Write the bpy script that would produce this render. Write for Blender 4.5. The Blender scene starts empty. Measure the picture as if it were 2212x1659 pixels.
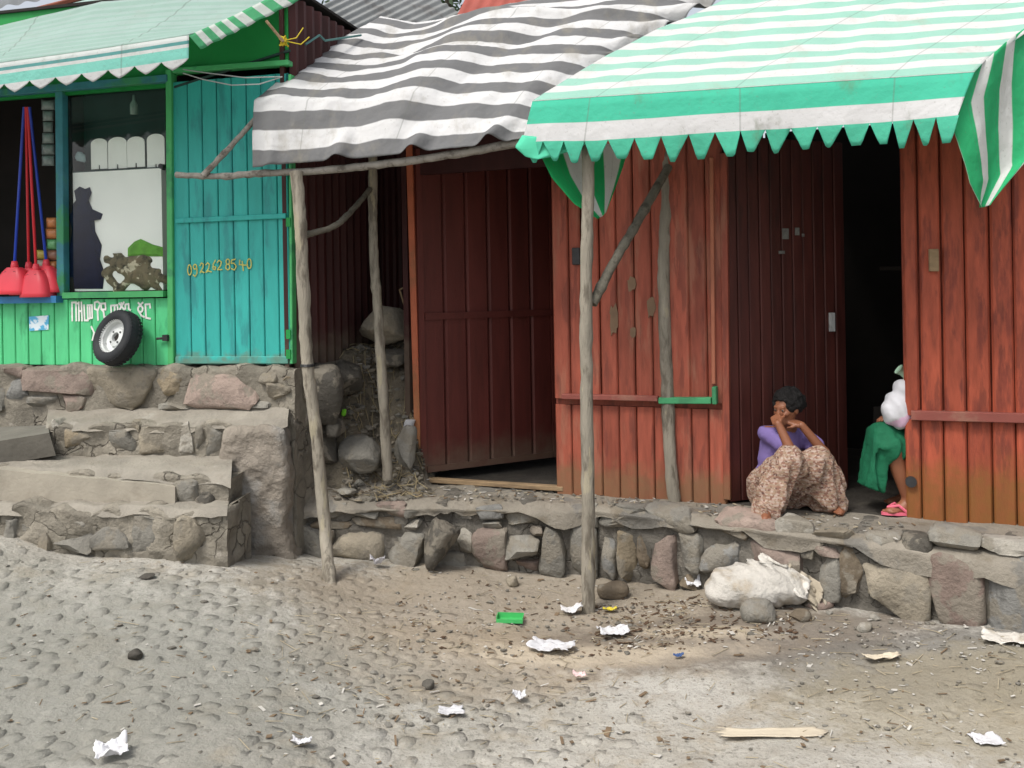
import bpy, bmesh, math, random
import numpy as np
from mathutils import Vector, Matrix
random.seed(7)
RNG = np.random.default_rng(7)
R = math.radians
scene = bpy.context.scene
C = scene.collection

# ------------------------------------------------------------------ camera
EYE, FPX, PX, PY, ROLL = 1.95, 2000.0, 1106.0, 620.0, 1.0   # measurements taken in a 2212 x 1659 frame
cam = bpy.data.cameras.new("camera")
cam_o = bpy.data.objects.new("camera", cam); C.objects.link(cam_o)
cam.sensor_width = 36.0; cam.lens = 36.0 * FPX / 2212.0
cam.shift_y = (PY - 829.5) / 2212.0
cam.clip_end = 1500; cam.clip_start = 0.1
cam_o.matrix_world = Matrix.Translation((0, 0, EYE)) @ Matrix.Rotation(R(90), 4, 'X') @ Matrix.Rotation(R(-ROLL), 4, 'Z')
scene.camera = cam_o

# ------------------------------------------------------------------ sky, sun, exposure
w = bpy.data.worlds.new("World"); scene.world = w; w.use_nodes = True
nt = w.node_tree; nt.nodes.clear()
out = nt.nodes.new("ShaderNodeOutputWorld"); bg = nt.nodes.new("ShaderNodeBackground")
sky = nt.nodes.new("ShaderNodeTexSky"); sky.sky_type = 'NISHITA'; sky.sun_disc = False
SUN_EL, SUN_AZ = R(57), R(222)          # azimuth clockwise from +Y
sky.sun_elevation = SUN_EL; sky.sun_rotation = SUN_AZ
sky.air_density = 1.0; sky.dust_density = 4.0; sky.ozone_density = 0.6
bg.inputs['Strength'].default_value = 0.13
hsv = nt.nodes.new("ShaderNodeHueSaturation"); hsv.inputs['Saturation'].default_value = 0.35
nt.links.new(sky.outputs[0], hsv.inputs['Color']); nt.links.new(hsv.outputs[0], bg.inputs[0]); nt.links.new(bg.outputs[0], out.inputs[0])
sun = bpy.data.lights.new("sun", 'SUN'); sun.energy = 1.5; sun.angle = R(16); sun.color = (1.0, 0.95, 0.87)
sun_o = bpy.data.objects.new("sun", sun); C.objects.link(sun_o)
sd = Vector((math.sin(SUN_AZ) * math.cos(SUN_EL), math.cos(SUN_AZ) * math.cos(SUN_EL), math.sin(SUN_EL)))
sun_o.rotation_euler = sd.to_track_quat('Z', 'Y').to_euler(); sun_o.location = sd * 30
vs = scene.view_settings
vs.view_transform = 'Standard'; vs.look = 'None'; vs.gamma = 1; vs.use_curve_mapping = False
vs.exposure = 0.68
scene.cycles.use_denoising = True
scene.cycles.max_bounces = 8

# ------------------------------------------------------------------ measuring helpers
_c, _s = math.cos(R(ROLL)), math.sin(R(ROLL))
def ray(x, y):
    dx, dy = x - PX, y - PY
    ux, uy = dx * _c - dy * _s, dx * _s + dy * _c
    return ux / FPX, -uy / FPX
def P(x, y, Y):
    a, b = ray(x, y)
    return Vector((a * Y, Y, EYE + b * Y))
class Frame:                       # vertical plane: u along it, n out towards the street, z up
    def __init__(s, p0, p1):
        s.o = Vector((p0[0], p0[1], 0)); d = Vector((p1[0] - p0[0], p1[1] - p0[1], 0)); d.normalize()
        s.u = d; s.n = Vector((d.y, -d.x, 0))
    def pt(s, u, n, z): return s.o + s.u * u + s.n * n + Vector((0, 0, z))
    def hit(s, x, y, n=0.0):
        a, b = ray(x, y); D = Vector((a, 1, b)); o = s.o + s.n * n
        t = (o.dot(s.n)) / (D.dot(s.n)); w_ = D * t
        q = w_ - o
        return q.dot(s.u), w_.z + EYE
def on_ground(x, y, z):
    a, b = ray(x, y); Y = (z - EYE) / b
    return Vector((a * Y, Y, z))

# ------------------------------------------------------------------ noise
def _hash(ix, iy, iz, seed):
    h = (ix * 374761393 + iy * 668265263 + iz * 2147483647 + seed * 1274126177) & 0xFFFFFFFF
    h = ((h ^ (h >> 13)) * 1274126177) & 0xFFFFFFFF
    return ((h ^ (h >> 16)) & 0xFFFF) / 65535.0
def vnoise(p, seed=0):
    p = np.asarray(p, float); i = np.floor(p).astype(np.int64); f = p - i; f = f * f * (3 - 2 * f)
    r = 0
    for dx in (0, 1):
        for dy in (0, 1):
            for dz in (0, 1):
                wgt = (f[..., 0] if dx else 1 - f[..., 0]) * (f[..., 1] if dy else 1 - f[..., 1]) * (f[..., 2] if dz else 1 - f[..., 2])
                r = r + wgt * _hash(i[..., 0] + dx, i[..., 1] + dy, i[..., 2] + dz, seed)
    return r * 2 - 1
def fbm(p, seed=0, o=4):
    p = np.asarray(p, float); r = 0; a = .5
    for k in range(o):
        r = r + a * vnoise(p, seed + k); p = p * 2.03 + 7.1; a *= .5
    return r
def sstep(a, b, x):
    t = np.clip((x - a) / (b - a), 0, 1); return t * t * (3 - 2 * t)

# ------------------------------------------------------------------ mesh builder
class MB:
    def __init__(s): s.v = []; s.f = []; s.uv = []; s.mi = []; s.cur = 0
    def add(s, verts, faces, uvs=None):
        b = len(s.v); s.v += [tuple(p) for p in verts]
        s.f += [tuple(i + b for i in f) for f in faces]; s.mi += [s.cur] * len(faces)
        s.uv += [tuple(q) for q in uvs] if uvs is not None else [(0, 0)] * len(verts)
        return s
    def box(s, F, u0, u1, n0, n1, z0, z1, ch=0.0, tilt=0.0):
        # chamfered at the front
        if ch <= 0:
            pts = [F.pt(u, n, z) for z in (z0, z1) for (u, n) in ((u0, n0), (u1, n0), (u1, n1), (u0, n1))]
            return s.add(pts, [(0, 3, 2, 1), (4, 5, 6, 7), (0, 1, 5, 4), (1, 2, 6, 5), (2, 3, 7, 6), (3, 0, 4, 7)])
        prof = [(u0, n0), (u1, n0), (u1, n1 - ch), (u1 - ch, n1), (u0 + ch, n1), (u0, n1 - ch)]
        k = len(prof); t = tilt
        pts = [F.pt(u, n, z0) for u, n in prof] + [F.pt(u + t, n, z1) for u, n in prof]
        fs = [tuple(range(k - 1, -1, -1)), tuple(range(k, 2 * k))] + [(i, (i + 1) % k, k + (i + 1) % k, k + i) for i in range(k)]
        return s.add(pts, fs)
    def quadprism(s, pts4, thick):
        a = [Vector(p) for p in pts4]; n = (a[1] - a[0]).cross(a[3] - a[0]).normalized() * thick
        p = a + [q - n for q in a]
        return s.add(p, [(0, 1, 2, 3), (7, 6, 5, 4), (0, 4, 5, 1), (1, 5, 6, 2), (2, 6, 7, 3), (3, 7, 4, 0)])
    def tube(s, pts, rad, seg=8, caps=True):
        pts = [Vector(p) for p in pts]; n = len(pts)
        if not hasattr(rad, '__len__'): rad = [rad] * n
        base = []; up = None
        for i in range(n):
            d = (pts[min(i + 1, n - 1)] - pts[max(i - 1, 0)]).normalized()
            if up is None: up = Vector((0.31, 0.2, 1)) if abs(d.z) < .9 else Vector((1, 0.1, 0))
            a = d.cross(up).normalized(); b = a.cross(d).normalized(); up = b
            for k in range(seg):
                t = 2 * math.pi * k / seg
                base.append(pts[i] + (a * math.cos(t) + b * math.sin(t)) * rad[i])
        fs = []
        for i in range(n - 1):
            for k in range(seg):
                k2 = (k + 1) % seg
                fs.append((i * seg + k, i * seg + k2, (i + 1) * seg + k2, (i + 1) * seg + k))
        if caps: fs += [tuple(range(seg)), tuple((n - 1) * seg + k for k in range(seg - 1, -1, -1))]
        return s.add(base, fs)
    def lathe(s, M_, prof, seg=32, closed=True):
        k = len(prof); vs_ = []
        for j in range(seg):
            t = 2 * math.pi * j / seg
            for r, h in prof: vs_.append(M_ @ Vector((r * math.cos(t), r * math.sin(t), h)))
        fs = []
        for j in range(seg):
            j2 = (j + 1) % seg
            for i in range(k if closed else k - 1):
                i2 = (i + 1) % k
                fs.append((j * k + i, j2 * k + i, j2 * k + i2, j * k + i2))
        return s.add(vs_, fs)
    def grid(s, G, UV=None):
        n, m = G.shape[:2]
        idx = np.arange(n * m).reshape(n, m)
        q = np.stack([idx[:-1, :-1], idx[:-1, 1:], idx[1:, 1:], idx[1:, :-1]], -1).reshape(-1, 4)
        return s.add(G.reshape(-1, 3), [tuple(int(i) for i in r) for r in q], None if UV is None else UV.reshape(-1, 2))
    def build(s, name, mat, parent=None, smooth=False, kind=None, sharp=None):
        org = Vector((0, 0, 0)); p = parent
        while p is not None: org = org + p.location; p = p.parent
        me = bpy.data.meshes.new(name)
        V = np.asarray(s.v, dtype=float) - np.asarray(org)
        me.from_pydata(V.tolist(), [], s.f)
        mats = mat if isinstance(mat, (list, tuple)) else [mat]
        for m_ in mats: me.materials.append(m_)
        if len(mats) > 1: me.polygons.foreach_set("material_index", s.mi)
        ul = me.uv_layers.new(name="UVMap")
        li = np.empty(len(me.loops), dtype=np.int32); me.loops.foreach_get("vertex_index", li)
        ul.data.foreach_set("uv", np.asarray(s.uv, dtype=np.float32)[li].ravel())
        if smooth:
            me.polygons.foreach_set("use_smooth", [True] * len(me.polygons))
            if sharp: me.set_sharp_from_angle(angle=R(sharp))
        me.update()
        o = bpy.data.objects.new(name, me); C.objects.link(o)
        if parent is not None: o.parent = parent
        if kind: o['kind'] = kind
        return o
def thing(name, label, cat, loc, group=None):
    o = bpy.data.objects.new(name, None); C.objects.link(o); o.location = loc; o.empty_display_size = .1
    o['label'] = label; o['category'] = cat
    if group: o['group'] = group
    return o
def tag(o, label, cat, group=None):
    o['label'] = label; o['category'] = cat
    if group: o['group'] = group
    return o

# surface from a distance function
def surfnets(f, lo, hi, h):
    lo = np.array(lo, float); hi = np.array(hi, float); n = np.ceil((hi - lo) / h).astype(int) + 1
    ax = [lo[i] + h * np.arange(n[i]) for i in range(3)]
    G = np.stack(np.meshgrid(*ax, indexing='ij'), -1)
    Kc = 4; Dc = f(G[::Kc, ::Kc, ::Kc])
    D = np.repeat(np.repeat(np.repeat(Dc, Kc, 0), Kc, 1), Kc, 2)[:n[0], :n[1], :n[2]].copy()
    band = np.abs(D) < h * Kc * 2.6
    D[band] = f(G[band])
    S = D < 0
    cnt = np.zeros(n - 1); acc = np.zeros(tuple(n - 1) + (3,))
    cor = [(i, j, k) for i in (0, 1) for j in (0, 1) for k in (0, 1)]
    sl = lambda c: tuple(slice(c[i], n[i] - 1 + c[i]) for i in range(3))
    for a in cor:
        for d in range(3):
            if a[d]: continue
            b = list(a); b[d] = 1
            da, db = D[sl(a)], D[sl(b)]; cr = (da < 0) != (db < 0)
            den = np.where(cr, da - db, 1); t = np.where(cr, da / den, 0)
            q = np.stack([np.full(t.shape, float(a[i])) for i in range(3)], -1); q[..., d] = t
            acc += q * cr[..., None]; cnt += cr
    act = cnt > 0; idx = -np.ones(n - 1, int); idx[act] = np.arange(act.sum())
    ijk = np.argwhere(act)
    V = lo + h * (ijk + acc[act] / cnt[act][:, None]); F_ = []
    for d in range(3):
        e, g = (d + 1) % 3, (d + 2) % 3
        a0 = [slice(1, n[i] - 1) for i in range(3)]; a0[d] = slice(0, n[d] - 1)
        a1 = list(a0); a1[d] = slice(1, n[d])
        s0, s1 = S[tuple(a0)], S[tuple(a1)]
        for flip, mask in ((0, s0 & ~s1), (1, ~s0 & s1)):
            c = np.argwhere(mask)
            if not len(c): continue
            st = np.array([1, 1, 1]); st[d] = 0; c = c + st
            def at(de, dg):
                q = c.copy(); q[:, e] += de; q[:, g] += dg
                return idx[q[:, 0], q[:, 1], q[:, 2]]
            quad = np.stack([at(-1, -1), at(0, -1), at(0, 0), at(-1, 0)], -1)
            if flip: quad = quad[:, ::-1]
            F_.append(quad)
    F_ = np.concatenate(F_)
    F_ = F_[(F_ >= 0).all(1)]
    return V, F_
def sdf_object(f, lo, hi, h, name, mat, parent=None, kind=None):
    V, F_ = surfnets(f, lo, hi, h); m = MB()
    m.add(V, [tuple(int(i) for i in q) for q in F_])
    return m.build(name, mat, parent, smooth=True, kind=kind)
def cap(p, a, b, ra, rb):
    a = np.array(a, float); b = np.array(b, float); d = b - a; L = d @ d
    t = np.clip(((p - a) @ d) / L, 0, 1)
    return np.linalg.norm(p - a - t[..., None] * d, axis=-1) - (ra + (rb - ra) * t)
def sph(p, c, r): return np.linalg.norm(p - np.array(c, float), axis=-1) - r
def ell(p, c, r):
    r = np.array(r, float); q = (p - np.array(c, float)); k0 = np.linalg.norm(q / r, axis=-1); k1 = np.linalg.norm(q / (r * r), axis=-1)
    return k0 * (k0 - 1) / np.maximum(k1, 1e-6)
def smin(a, b, k):
    h = np.clip(.5 + .5 * (b - a) / k, 0, 1); return b + (a - b) * h - k * h * (1 - h)

# ------------------------------------------------------------------ materials
def _nodes(name):
    m = bpy.data.materials.new(name); m.use_nodes = True; t = m.node_tree; t.nodes.clear()
    return m, t, (lambda k, **kw: _mkn(t, k, kw)), t.links.new
def _mkn(t, k, kw):
    n = t.nodes.new(k)
    for a, b in kw.items(): setattr(n, a, b)
    return n
def mixc(N, L, fac, a, b):
    n = N("ShaderNodeMix", data_type='RGBA')
    for sock, v in ((n.inputs[0], fac), (n.inputs[6], a), (n.inputs[7], b)):
        if hasattr(v, 'is_output'): L(v, sock)
        elif isinstance(v, (int, float)): sock.default_value = v
        else: sock.default_value = (*v, 1)
    return n.outputs[2]
def math_(N, L, op, a, b=0.0, c=None, clamp=False):
    n = N("ShaderNodeMath", operation=op, use_clamp=clamp)
    for i, v in enumerate((a, b) if c is None else (a, b, c)):
        if hasattr(v, 'is_output'): L(v, n.inputs[i])
        else: n.inputs[i].default_value = v
    return n.outputs[0]
def noise_(N, L, vec, sc, det=5, rough=.55):
    n = N("ShaderNodeTexNoise"); n.inputs['Scale'].default_value = sc; n.inputs['Detail'].default_value = det
    n.inputs['Roughness'].default_value = rough; L(vec, n.inputs['Vector']); return n.outputs['Fac']
def ramp_(N, L, x, a, b):
    n = N("ShaderNodeMapRange"); n.interpolation_type = 'SMOOTHSTEP'
    L(x, n.inputs[0]); n.inputs[1].default_value = a; n.inputs[2].default_value = b; return n.outputs[0]
def finish(N, L, t, col, rough, bump_src, bump, bdist=.01, metal=0, transl=0, spec=.3):
    o = N("ShaderNodeOutputMaterial"); p = N("ShaderNodeBsdfPrincipled")
    if hasattr(col, 'is_output'): L(col, p.inputs['Base Color'])
    else: p.inputs['Base Color'].default_value = (*col, 1)
    if hasattr(rough, 'is_output'): L(rough, p.inputs['Roughness'])
    else: p.inputs['Roughness'].default_value = rough
    p.inputs['Metallic'].default_value = metal; p.inputs['Specular IOR Level'].default_value = spec
    if bump_src is not None and bump > 0:
        b = N("ShaderNodeBump"); b.inputs['Strength'].default_value = bump; b.inputs['Distance'].default_value = bdist
        L(bump_src, b.inputs['Height']); L(b.outputs[0], p.inputs['Normal'])
    sh = p.outputs[0]
    if transl:
        tr = N("ShaderNodeBsdfTranslucent")
        if hasattr(col, 'is_output'): L(col, tr.inputs[0])
        else: tr.inputs[0].default_value = (*col, 1)
        mx = N("ShaderNodeMixShader"); mx.inputs[0].default_value = transl
        L(sh, mx.inputs[1]); L(tr.outputs[0], mx.inputs[2]); sh = mx.outputs[0]
    L(sh, o.inputs[0])
def mk(name, col, var=.2, sc=6, rough=.85, bump=.25, bsc=60, bdist=.01, dirt=None, damt=.5, dsc=3, dthr=.52, stretch=(1, 1, 1),
       rnd=.15, crack=0, splash=None, metal=0, transl=0, spec=.3, dirt2=None, d2amt=.6, d2sc=9, d2thr=.62):
    m, t, N, L = _nodes(name)
    geo = N("ShaderNodeNewGeometry"); pos = geo.outputs['Position']
    mp = N("ShaderNodeMapping"); mp.inputs['Scale'].default_value = stretch; L(pos, mp.inputs[0]); v = mp.outputs[0]
    n1 = noise_(N, L, v, sc); oi = N("ShaderNodeObjectInfo")
    val = math_(N, L, 'MULTIPLY_ADD', n1, 3.2 * var, 1 - 1.6 * var)
    rv = math_(N, L, 'MULTIPLY_ADD', oi.outputs['Random'], 2 * rnd, 1 - rnd)
    val = math_(N, L, 'MULTIPLY', val, rv)
    hs = N("ShaderNodeHueSaturation"); hs.inputs['Color'].default_value = (*col, 1); L(val, hs.inputs['Value'])
    c = hs.outputs[0]
    if dirt:
        d = ramp_(N, L, noise_(N, L, v, dsc, 8, .62), dthr, dthr + .14)
        c = mixc(N, L, math_(N, L, 'MULTIPLY', d, damt), c, dirt)
    if dirt2:
        d = ramp_(N, L, noise_(N, L, v, d2sc, 6, .6), d2thr, d2thr + .06)
        c = mixc(N, L, math_(N, L, 'MULTIPLY', d, d2amt), c, dirt2)
    ck = None
    if crack:
        nv = N("ShaderNodeTexNoise"); nv.inputs['Scale'].default_value = 4.5; nv.inputs['Detail'].default_value = 5; L(pos, nv.inputs['Vector'])
        wp = N("ShaderNodeVectorMath", operation='MULTIPLY_ADD'); L(nv.outputs['Color'], wp.inputs[0]); wp.inputs[1].default_value = (.22, .22, .22); L(pos, wp.inputs[2])
        vo = N("ShaderNodeTexVoronoi", feature='DISTANCE_TO_EDGE'); vo.inputs['Scale'].default_value = crack; L(wp.outputs[0], vo.inputs['Vector'])
        br = ramp_(N, L, noise_(N, L, pos, 2.6, 4), .47, .60)
        ck = math_(N, L, 'MULTIPLY', ramp_(N, L, vo.outputs['Distance'], .032, .004), br)
        c = mixc(N, L, math_(N, L, 'MULTIPLY', ck, .6), c, (.07, .06, .047))
        vc = N("ShaderNodeTexVoronoi"); vc.inputs['Scale'].default_value = crack; L(wp.outputs[0], vc.inputs['Vector'])
        hs2 = N("ShaderNodeHueSaturation"); L(c, hs2.inputs['Color']); sxx = N("ShaderNodeSeparateXYZ"); L(vc.outputs['Color'], sxx.inputs[0])
        L(math_(N, L, 'MULTIPLY_ADD', sxx.outputs[0], .45, .78), hs2.inputs['Value']); c = hs2.outputs[0]
    if splash:
        z0, z1, sc_, scol = splash
        sx = N("ShaderNodeSeparateXYZ"); L(pos, sx.inputs[0])
        zz = math_(N, L, 'MULTIPLY_ADD', noise_(N, L, pos, sc_, 6, .6), -.34, sx.outputs[2])
        d = ramp_(N, L, zz, z1 - .17, z0 - .17)
        pn = math_(N, L, 'MULTIPLY_ADD', noise_(N, L, pos, 14, 6), .8, .4, clamp=True)
        c = mixc(N, L, math_(N, L, 'MULTIPLY', d, pn, clamp=True), c, scol)
    bs = noise_(N, L, v, bsc, 6, .6)
    if ck is not None: bs = math_(N, L, 'MULTIPLY_ADD', ck, -1.6, bs)
    finish(N, L, t, c, rough, bs, bump, bdist, metal, transl, spec)
    return m
def stripes(name, ca, cb, freq, duty=.5, off=0.0, transl=.25, var=.08, dirt=(.35, .34, .3), damt=.3, dthr=.58, bands=None):
    """striped cloth: the stripe runs with the cloth's own second coordinate"""
    m, t, N, L = _nodes(name)
    uv = N("ShaderNodeUVMap"); sx = N("ShaderNodeSeparateXYZ"); L(uv.outputs[0], sx.inputs[0]); v = sx.outputs[1]
    geo = N("ShaderNodeNewGeometry"); pos = geo.outputs['Position']
    if bands:
        c = bands[0][1]
        for edge, col in bands[1:]:
            c = mixc(N, L, ramp_(N, L, v, edge - .006, edge + .006), c, col)
    else:
        f = math_(N, L, 'FRACT', math_(N, L, 'MULTIPLY_ADD', v, freq, off))
        a = ramp_(N, L, f, duty - .02, duty + .02); b = ramp_(N, L, f, .0, .04)
        c = mixc(N, L, math_(N, L, 'MULTIPLY', math_(N, L, 'SUBTRACT', 1.0, a), b), cb, ca)
    n1 = noise_(N, L, pos, 5, 6)
    hs = N("ShaderNodeHueSaturation"); L(c, hs.inputs['Color']); L(math_(N, L, 'MULTIPLY_ADD', n1, 3.2 * var, 1 - 1.6 * var), hs.inputs['Value'])
    c = hs.outputs[0]
    sm = N('ShaderNodeMapping'); sm.inputs['Scale'].default_value = (1.7, .8, .9); L(pos, sm.inputs[0])
    d = ramp_(N, L, noise_(N, L, sm.outputs[0], 3.1, 9, .65), dthr, dthr + .2)
    sf = math_(N, L, 'FRACT', math_(N, L, 'MULTIPLY', sx.outputs[0], 3.0))
    seam = math_(N, L, 'LESS_THAN', math_(N, L, 'ABSOLUTE', math_(N, L, 'SUBTRACT', sf, .5)), .006)
    c = mixc(N, L, math_(N, L, 'MULTIPLY', seam, .35), c, (.16, .17, .15))
    c = mixc(N, L, math_(N, L, 'MULTIPLY', d, damt), c, dirt)
    st = N("ShaderNodeMapping"); st.inputs['Rotation'].default_value = (.3, .5, .8); st.inputs['Scale'].default_value = (3, 11, 5); L(pos, st.inputs[0])
    cr = noise_(N, L, st.outputs[0], 1.0, 3, .5)
    fl = ramp_(N, L, noise_(N, L, pos, 55, 3), .64, .70)
    c = mixc(N, L, math_(N, L, 'MULTIPLY', fl, .25), c, (.2, .19, .16))
    finish(N, L, t, c, .85, math_(N, L, 'MULTIPLY_ADD', noise_(N, L, pos, 26, 5), .35, cr), .6, .03, 0, transl, .15)
    return m

DUST = (.30, .27, .22)
m_dust = mk("dry_mortar", (.215, .195, .158), crack=5.5, var=.3, sc=9, bump=.8, bsc=38, bdist=.02, dirt=(.14, .125, .1), damt=.6, dsc=7, rnd=.05, dirt2=(.40, .37, .32), d2sc=6, d2amt=.5)
m_tread = mk("toplit_step_dust", (.26, .238, .20), var=.3, sc=5, bump=.7, bsc=36, bdist=.015, dirt=(.24, .215, .175), damt=.6, dsc=6, rnd=.03, dirt2=(.36, .34, .30), d2sc=4, d2amt=.4)  # step dust paler than risers, light from above put into its colour
m_mortar_dk = mk("grey_mortar", (.125, .115, .098), crack=8, var=.3, sc=8, bump=.9, bsc=34, bdist=.02, dirt=(.09, .08, .065), damt=.7, dsc=6, rnd=.05, dirt2=(.22, .20, .17), d2sc=7)
m_soil = mk("dark_soil", (.14, .12, .088), var=.35, sc=14, bump=1, bsc=50, bdist=.025, dirt=(.05, .043, .033), damt=.7, dsc=9)
def stone_mat(n, c): return mk(n, c, var=.3, sc=8, bump=.9, bsc=30, bdist=.018, dirt=tuple(x * .45 for x in c), damt=.6, dsc=9, dthr=.56, rnd=.18, dirt2=(.20, .18, .145), d2amt=.8, d2sc=6, d2thr=.5)
ST = dict(grey=stone_mat("grey_stone", (.20, .19, .165)), tan=stone_mat("tan_stone", (.245, .215, .165)), pink=stone_mat("pink_stone", (.25, .195, .165)),
          blue=stone_mat("blue_grey_stone", (.185, .183, .172)), dark=stone_mat("dark_stone", (.085, .078, .066)), red=stone_mat("reddish_stone", (.205, .155, .13)),
          ochre=stone_mat("ochre_stone", (.255, .21, .145)), pale=stone_mat("pale_stone", (.29, .272, .235)), brown=stone_mat("brown_stone", (.15, .12, .085)))
RUST = (.20, .085, .022)
m_red = mk("faded_red_paint", (.31, .066, .034), var=.4, sc=5, rough=.6, bump=.25, bsc=40, stretch=(5, 5, .9), dirt=(.13, .028, .02), damt=.7, dsc=2.2, dthr=.5, rnd=.14, splash=(.72, .98, 7, RUST), dirt2=(.10, .026, .018), d2sc=2.6, d2thr=.54, d2amt=.45)
m_redboard = mk("worn_red_paint", (.265, .066, .040), var=.38, sc=5, rough=.62, bump=.25, bsc=40, stretch=(5, 5, .8), dirt=(.30, .14, .09), damt=.5, dsc=2, dthr=.52, rnd=.18, splash=(.62, .80, 7, (.19, .10, .05)), dirt2=(.09, .026, .02), d2sc=3, d2thr=.54, d2amt=.4)
m_redledge = mk("dusty_red_rail", (.24, .07, .055), var=.2, sc=9, rough=.7, bump=.2, dirt=(.28, .17, .12), damt=.5)
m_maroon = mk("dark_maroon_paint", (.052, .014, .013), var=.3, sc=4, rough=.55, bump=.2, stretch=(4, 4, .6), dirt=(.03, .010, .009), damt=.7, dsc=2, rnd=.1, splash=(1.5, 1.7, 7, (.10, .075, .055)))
m_leaf = mk("dull_maroon_door_paint", (.105, .024, .019), var=.3, sc=4, rough=.5, bump=.2, stretch=(4, 4, .5), dirt=(.07, .018, .014), damt=.7, dsc=2, rnd=.1, splash=(.62, .86, 6, (.13, .085, .06)))
m_leafdk = mk("shaded_maroon_paint", (.066, .017, .013), var=.5, sc=4, rough=.55, bump=.2, stretch=(4, 4, .5), dirt=(.02, .008, .007), damt=.7, dsc=2, rnd=.12)  # shade on the open door leaf darkened into the maroon paint
m_orange = mk("orange_primer", (.46, .13, .065), var=.2, sc=7, rough=.6, bump=.2, dirt=(.26, .12, .06), damt=.6, dsc=5, splash=(.6, 1.5, 3, (.29, .17, .075)))
m_timber = mk("weathered_timber", (.27, .19, .11), var=.3, sc=9, bump=.4, bsc=50, stretch=(1, 1, 4), dirt=(.12, .08, .05), damt=.6)
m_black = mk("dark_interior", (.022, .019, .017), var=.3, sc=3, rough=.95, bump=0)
m_teal = mk("teal_paint", (.038, .39, .35), var=.12, sc=5, rough=.5, bump=.15, bsc=50, stretch=(4, 4, .9), dirt=(.03, .22, .22), damt=.7, dsc=2.4, dthr=.5, rnd=.06, dirt2=(.10, .075, .04), d2sc=6, d2thr=.69, d2amt=.7, splash=(1.47, 1.55, 8, (.12, .22, .17)))
m_green = mk("green_paint", (.10, .58, .25), var=.14, sc=5, rough=.5, bump=.15, bsc=50, stretch=(4, 4, .9), dirt=(.03, .20, .085), damt=.6, dsc=2.4, dthr=.54, rnd=.06, dirt2=(.12, .09, .05), d2sc=6, d2thr=.71, d2amt=.7)
m_greentrim = mk("bright_green_trim", (.075, .40, .14), var=.15, sc=8, rough=.5, bump=.15, dirt=(.03, .16, .1), damt=.6, dsc=5)
m_greenold = mk("old_green_paint", (.05, .25, .11), var=.2, sc=9, rough=.6, dirt=(.04, .14, .07), damt=.6)
m_dkgreen = mk("gable_green_paint", (.012, .24, .05), var=.15, sc=3, rough=.5, bump=.1, dirt=(.01, .13, .03), damt=.5)
m_bluepost = mk("blue_green_post_paint", (.045, .20, .25), var=.3, sc=7, rough=.5, bump=.15, dirt=(.05, .26, .1), damt=.9, dsc=4, dthr=.48)
m_blue = mk("blue_counter_paint", (.035, .17, .36), var=.15, sc=6, rough=.5, bump=.1, dirt=(.03, .09, .16), damt=.5)
m_wood = mk("weathered_pole_wood", (.26, .235, .19), var=.35, sc=14, bump=.8, bsc=70, bdist=.012, stretch=(1, 1, .25), dirt=(.10, .085, .065), damt=.8, dsc=16, dthr=.5, rnd=.12, dirt2=(.36, .32, .22), d2sc=12, d2thr=.56)
m_wood_lt = mk("grey_stick_wood", (.27, .25, .22), var=.35, sc=14, bump=.8, bsc=70, dirt=(.10, .085, .07), damt=.8, dsc=16, dthr=.52)
m_wood_dk = mk("dark_brace_wood", (.13, .12, .095), var=.35, sc=14, bump=.8, bsc=70, dirt=(.06, .052, .04), damt=.8, dsc=16, dthr=.5)
m_iron = mk("grey_corrugated_iron", (.24, .25, .245), var=.2, sc=4, rough=.55, bump=.15, dirt=(.14, .13, .12), damt=.6, metal=.2)
m_rustroof = mk("red_roof_paint", (.30, .07, .05), var=.2, sc=4, rough=.6, bump=.1, dirt=(.16, .06, .04), damt=.5)
m_rubber = mk("tyre_rubber", (.018, .02, .023), var=.2, sc=9, rough=.7, bump=.15, dirt=(.06, .06, .06), damt=.35)
m_steel = mk("dull_steel", (.55, .57, .56), var=.2, sc=12, rough=.5, bump=.1, metal=.2, dirt=(.2, .2, .2), damt=.6, dsc=12)
m_dkmetal = mk("blackened_metal", (.04, .04, .042), var=.3, sc=20, rough=.5, bump=.1, metal=.3)
m_plred = mk("red_plastic", (.86, .06, .09), var=.06, sc=8, rough=.35, bump=0, rnd=.1, spec=.5, transl=.15)
m_hblue = mk("blue_handle_plastic", (.03, .07, .5), var=.1, rough=.4, bump=0, spec=.4)
m_hred = mk("red_handle_plastic", (.6, .025, .035), var=.1, rough=.4, bump=0, spec=.4)
m_white = mk("white_paint_stroke", (.72, .74, .70), var=.1, sc=20, rough=.7, bump=0)
m_yellow = mk("yellow_paint_stroke", (.42, .40, .10), var=.25, sc=40, rough=.7, bump=0)
m_paper = mk("white_paper", (.66, .66, .68), var=.1, sc=8, rough=.8, bump=.3, bsc=30, transl=.15, dirt=(.38, .34, .28), damt=.5, dsc=14, dthr=.55)
m_card = mk("pale_cardboard", (.50, .44, .34), var=.12, sc=9, rough=.9, bump=.3, dirt=(.3, .26, .2), damt=.5)
m_sack = mk("white_woven_sack", (.52, .495, .45), var=.12, sc=7, rough=.85, bump=.8, bsc=16, bdist=.03, dirt=(.33, .28, .21), damt=.75, dsc=5, dthr=.5)
m_sackin = mk("beige_sack_cloth", (.42, .375, .30), var=.15, sc=7, rough=.85, bump=.3, dirt=(.3, .25, .18), damt=.5)
m_grnpl = mk("bright_green_plastic", (.05, .36, .10), var=.2, dirt=(.2, .2, .13), damt=.6, dsc=18, rough=.35, bump=0, spec=.5)
m_skin = mk("brown_skin", (.21, .082, .042), var=.12, sc=10, rough=.5, bump=.05, spec=.4)
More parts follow.
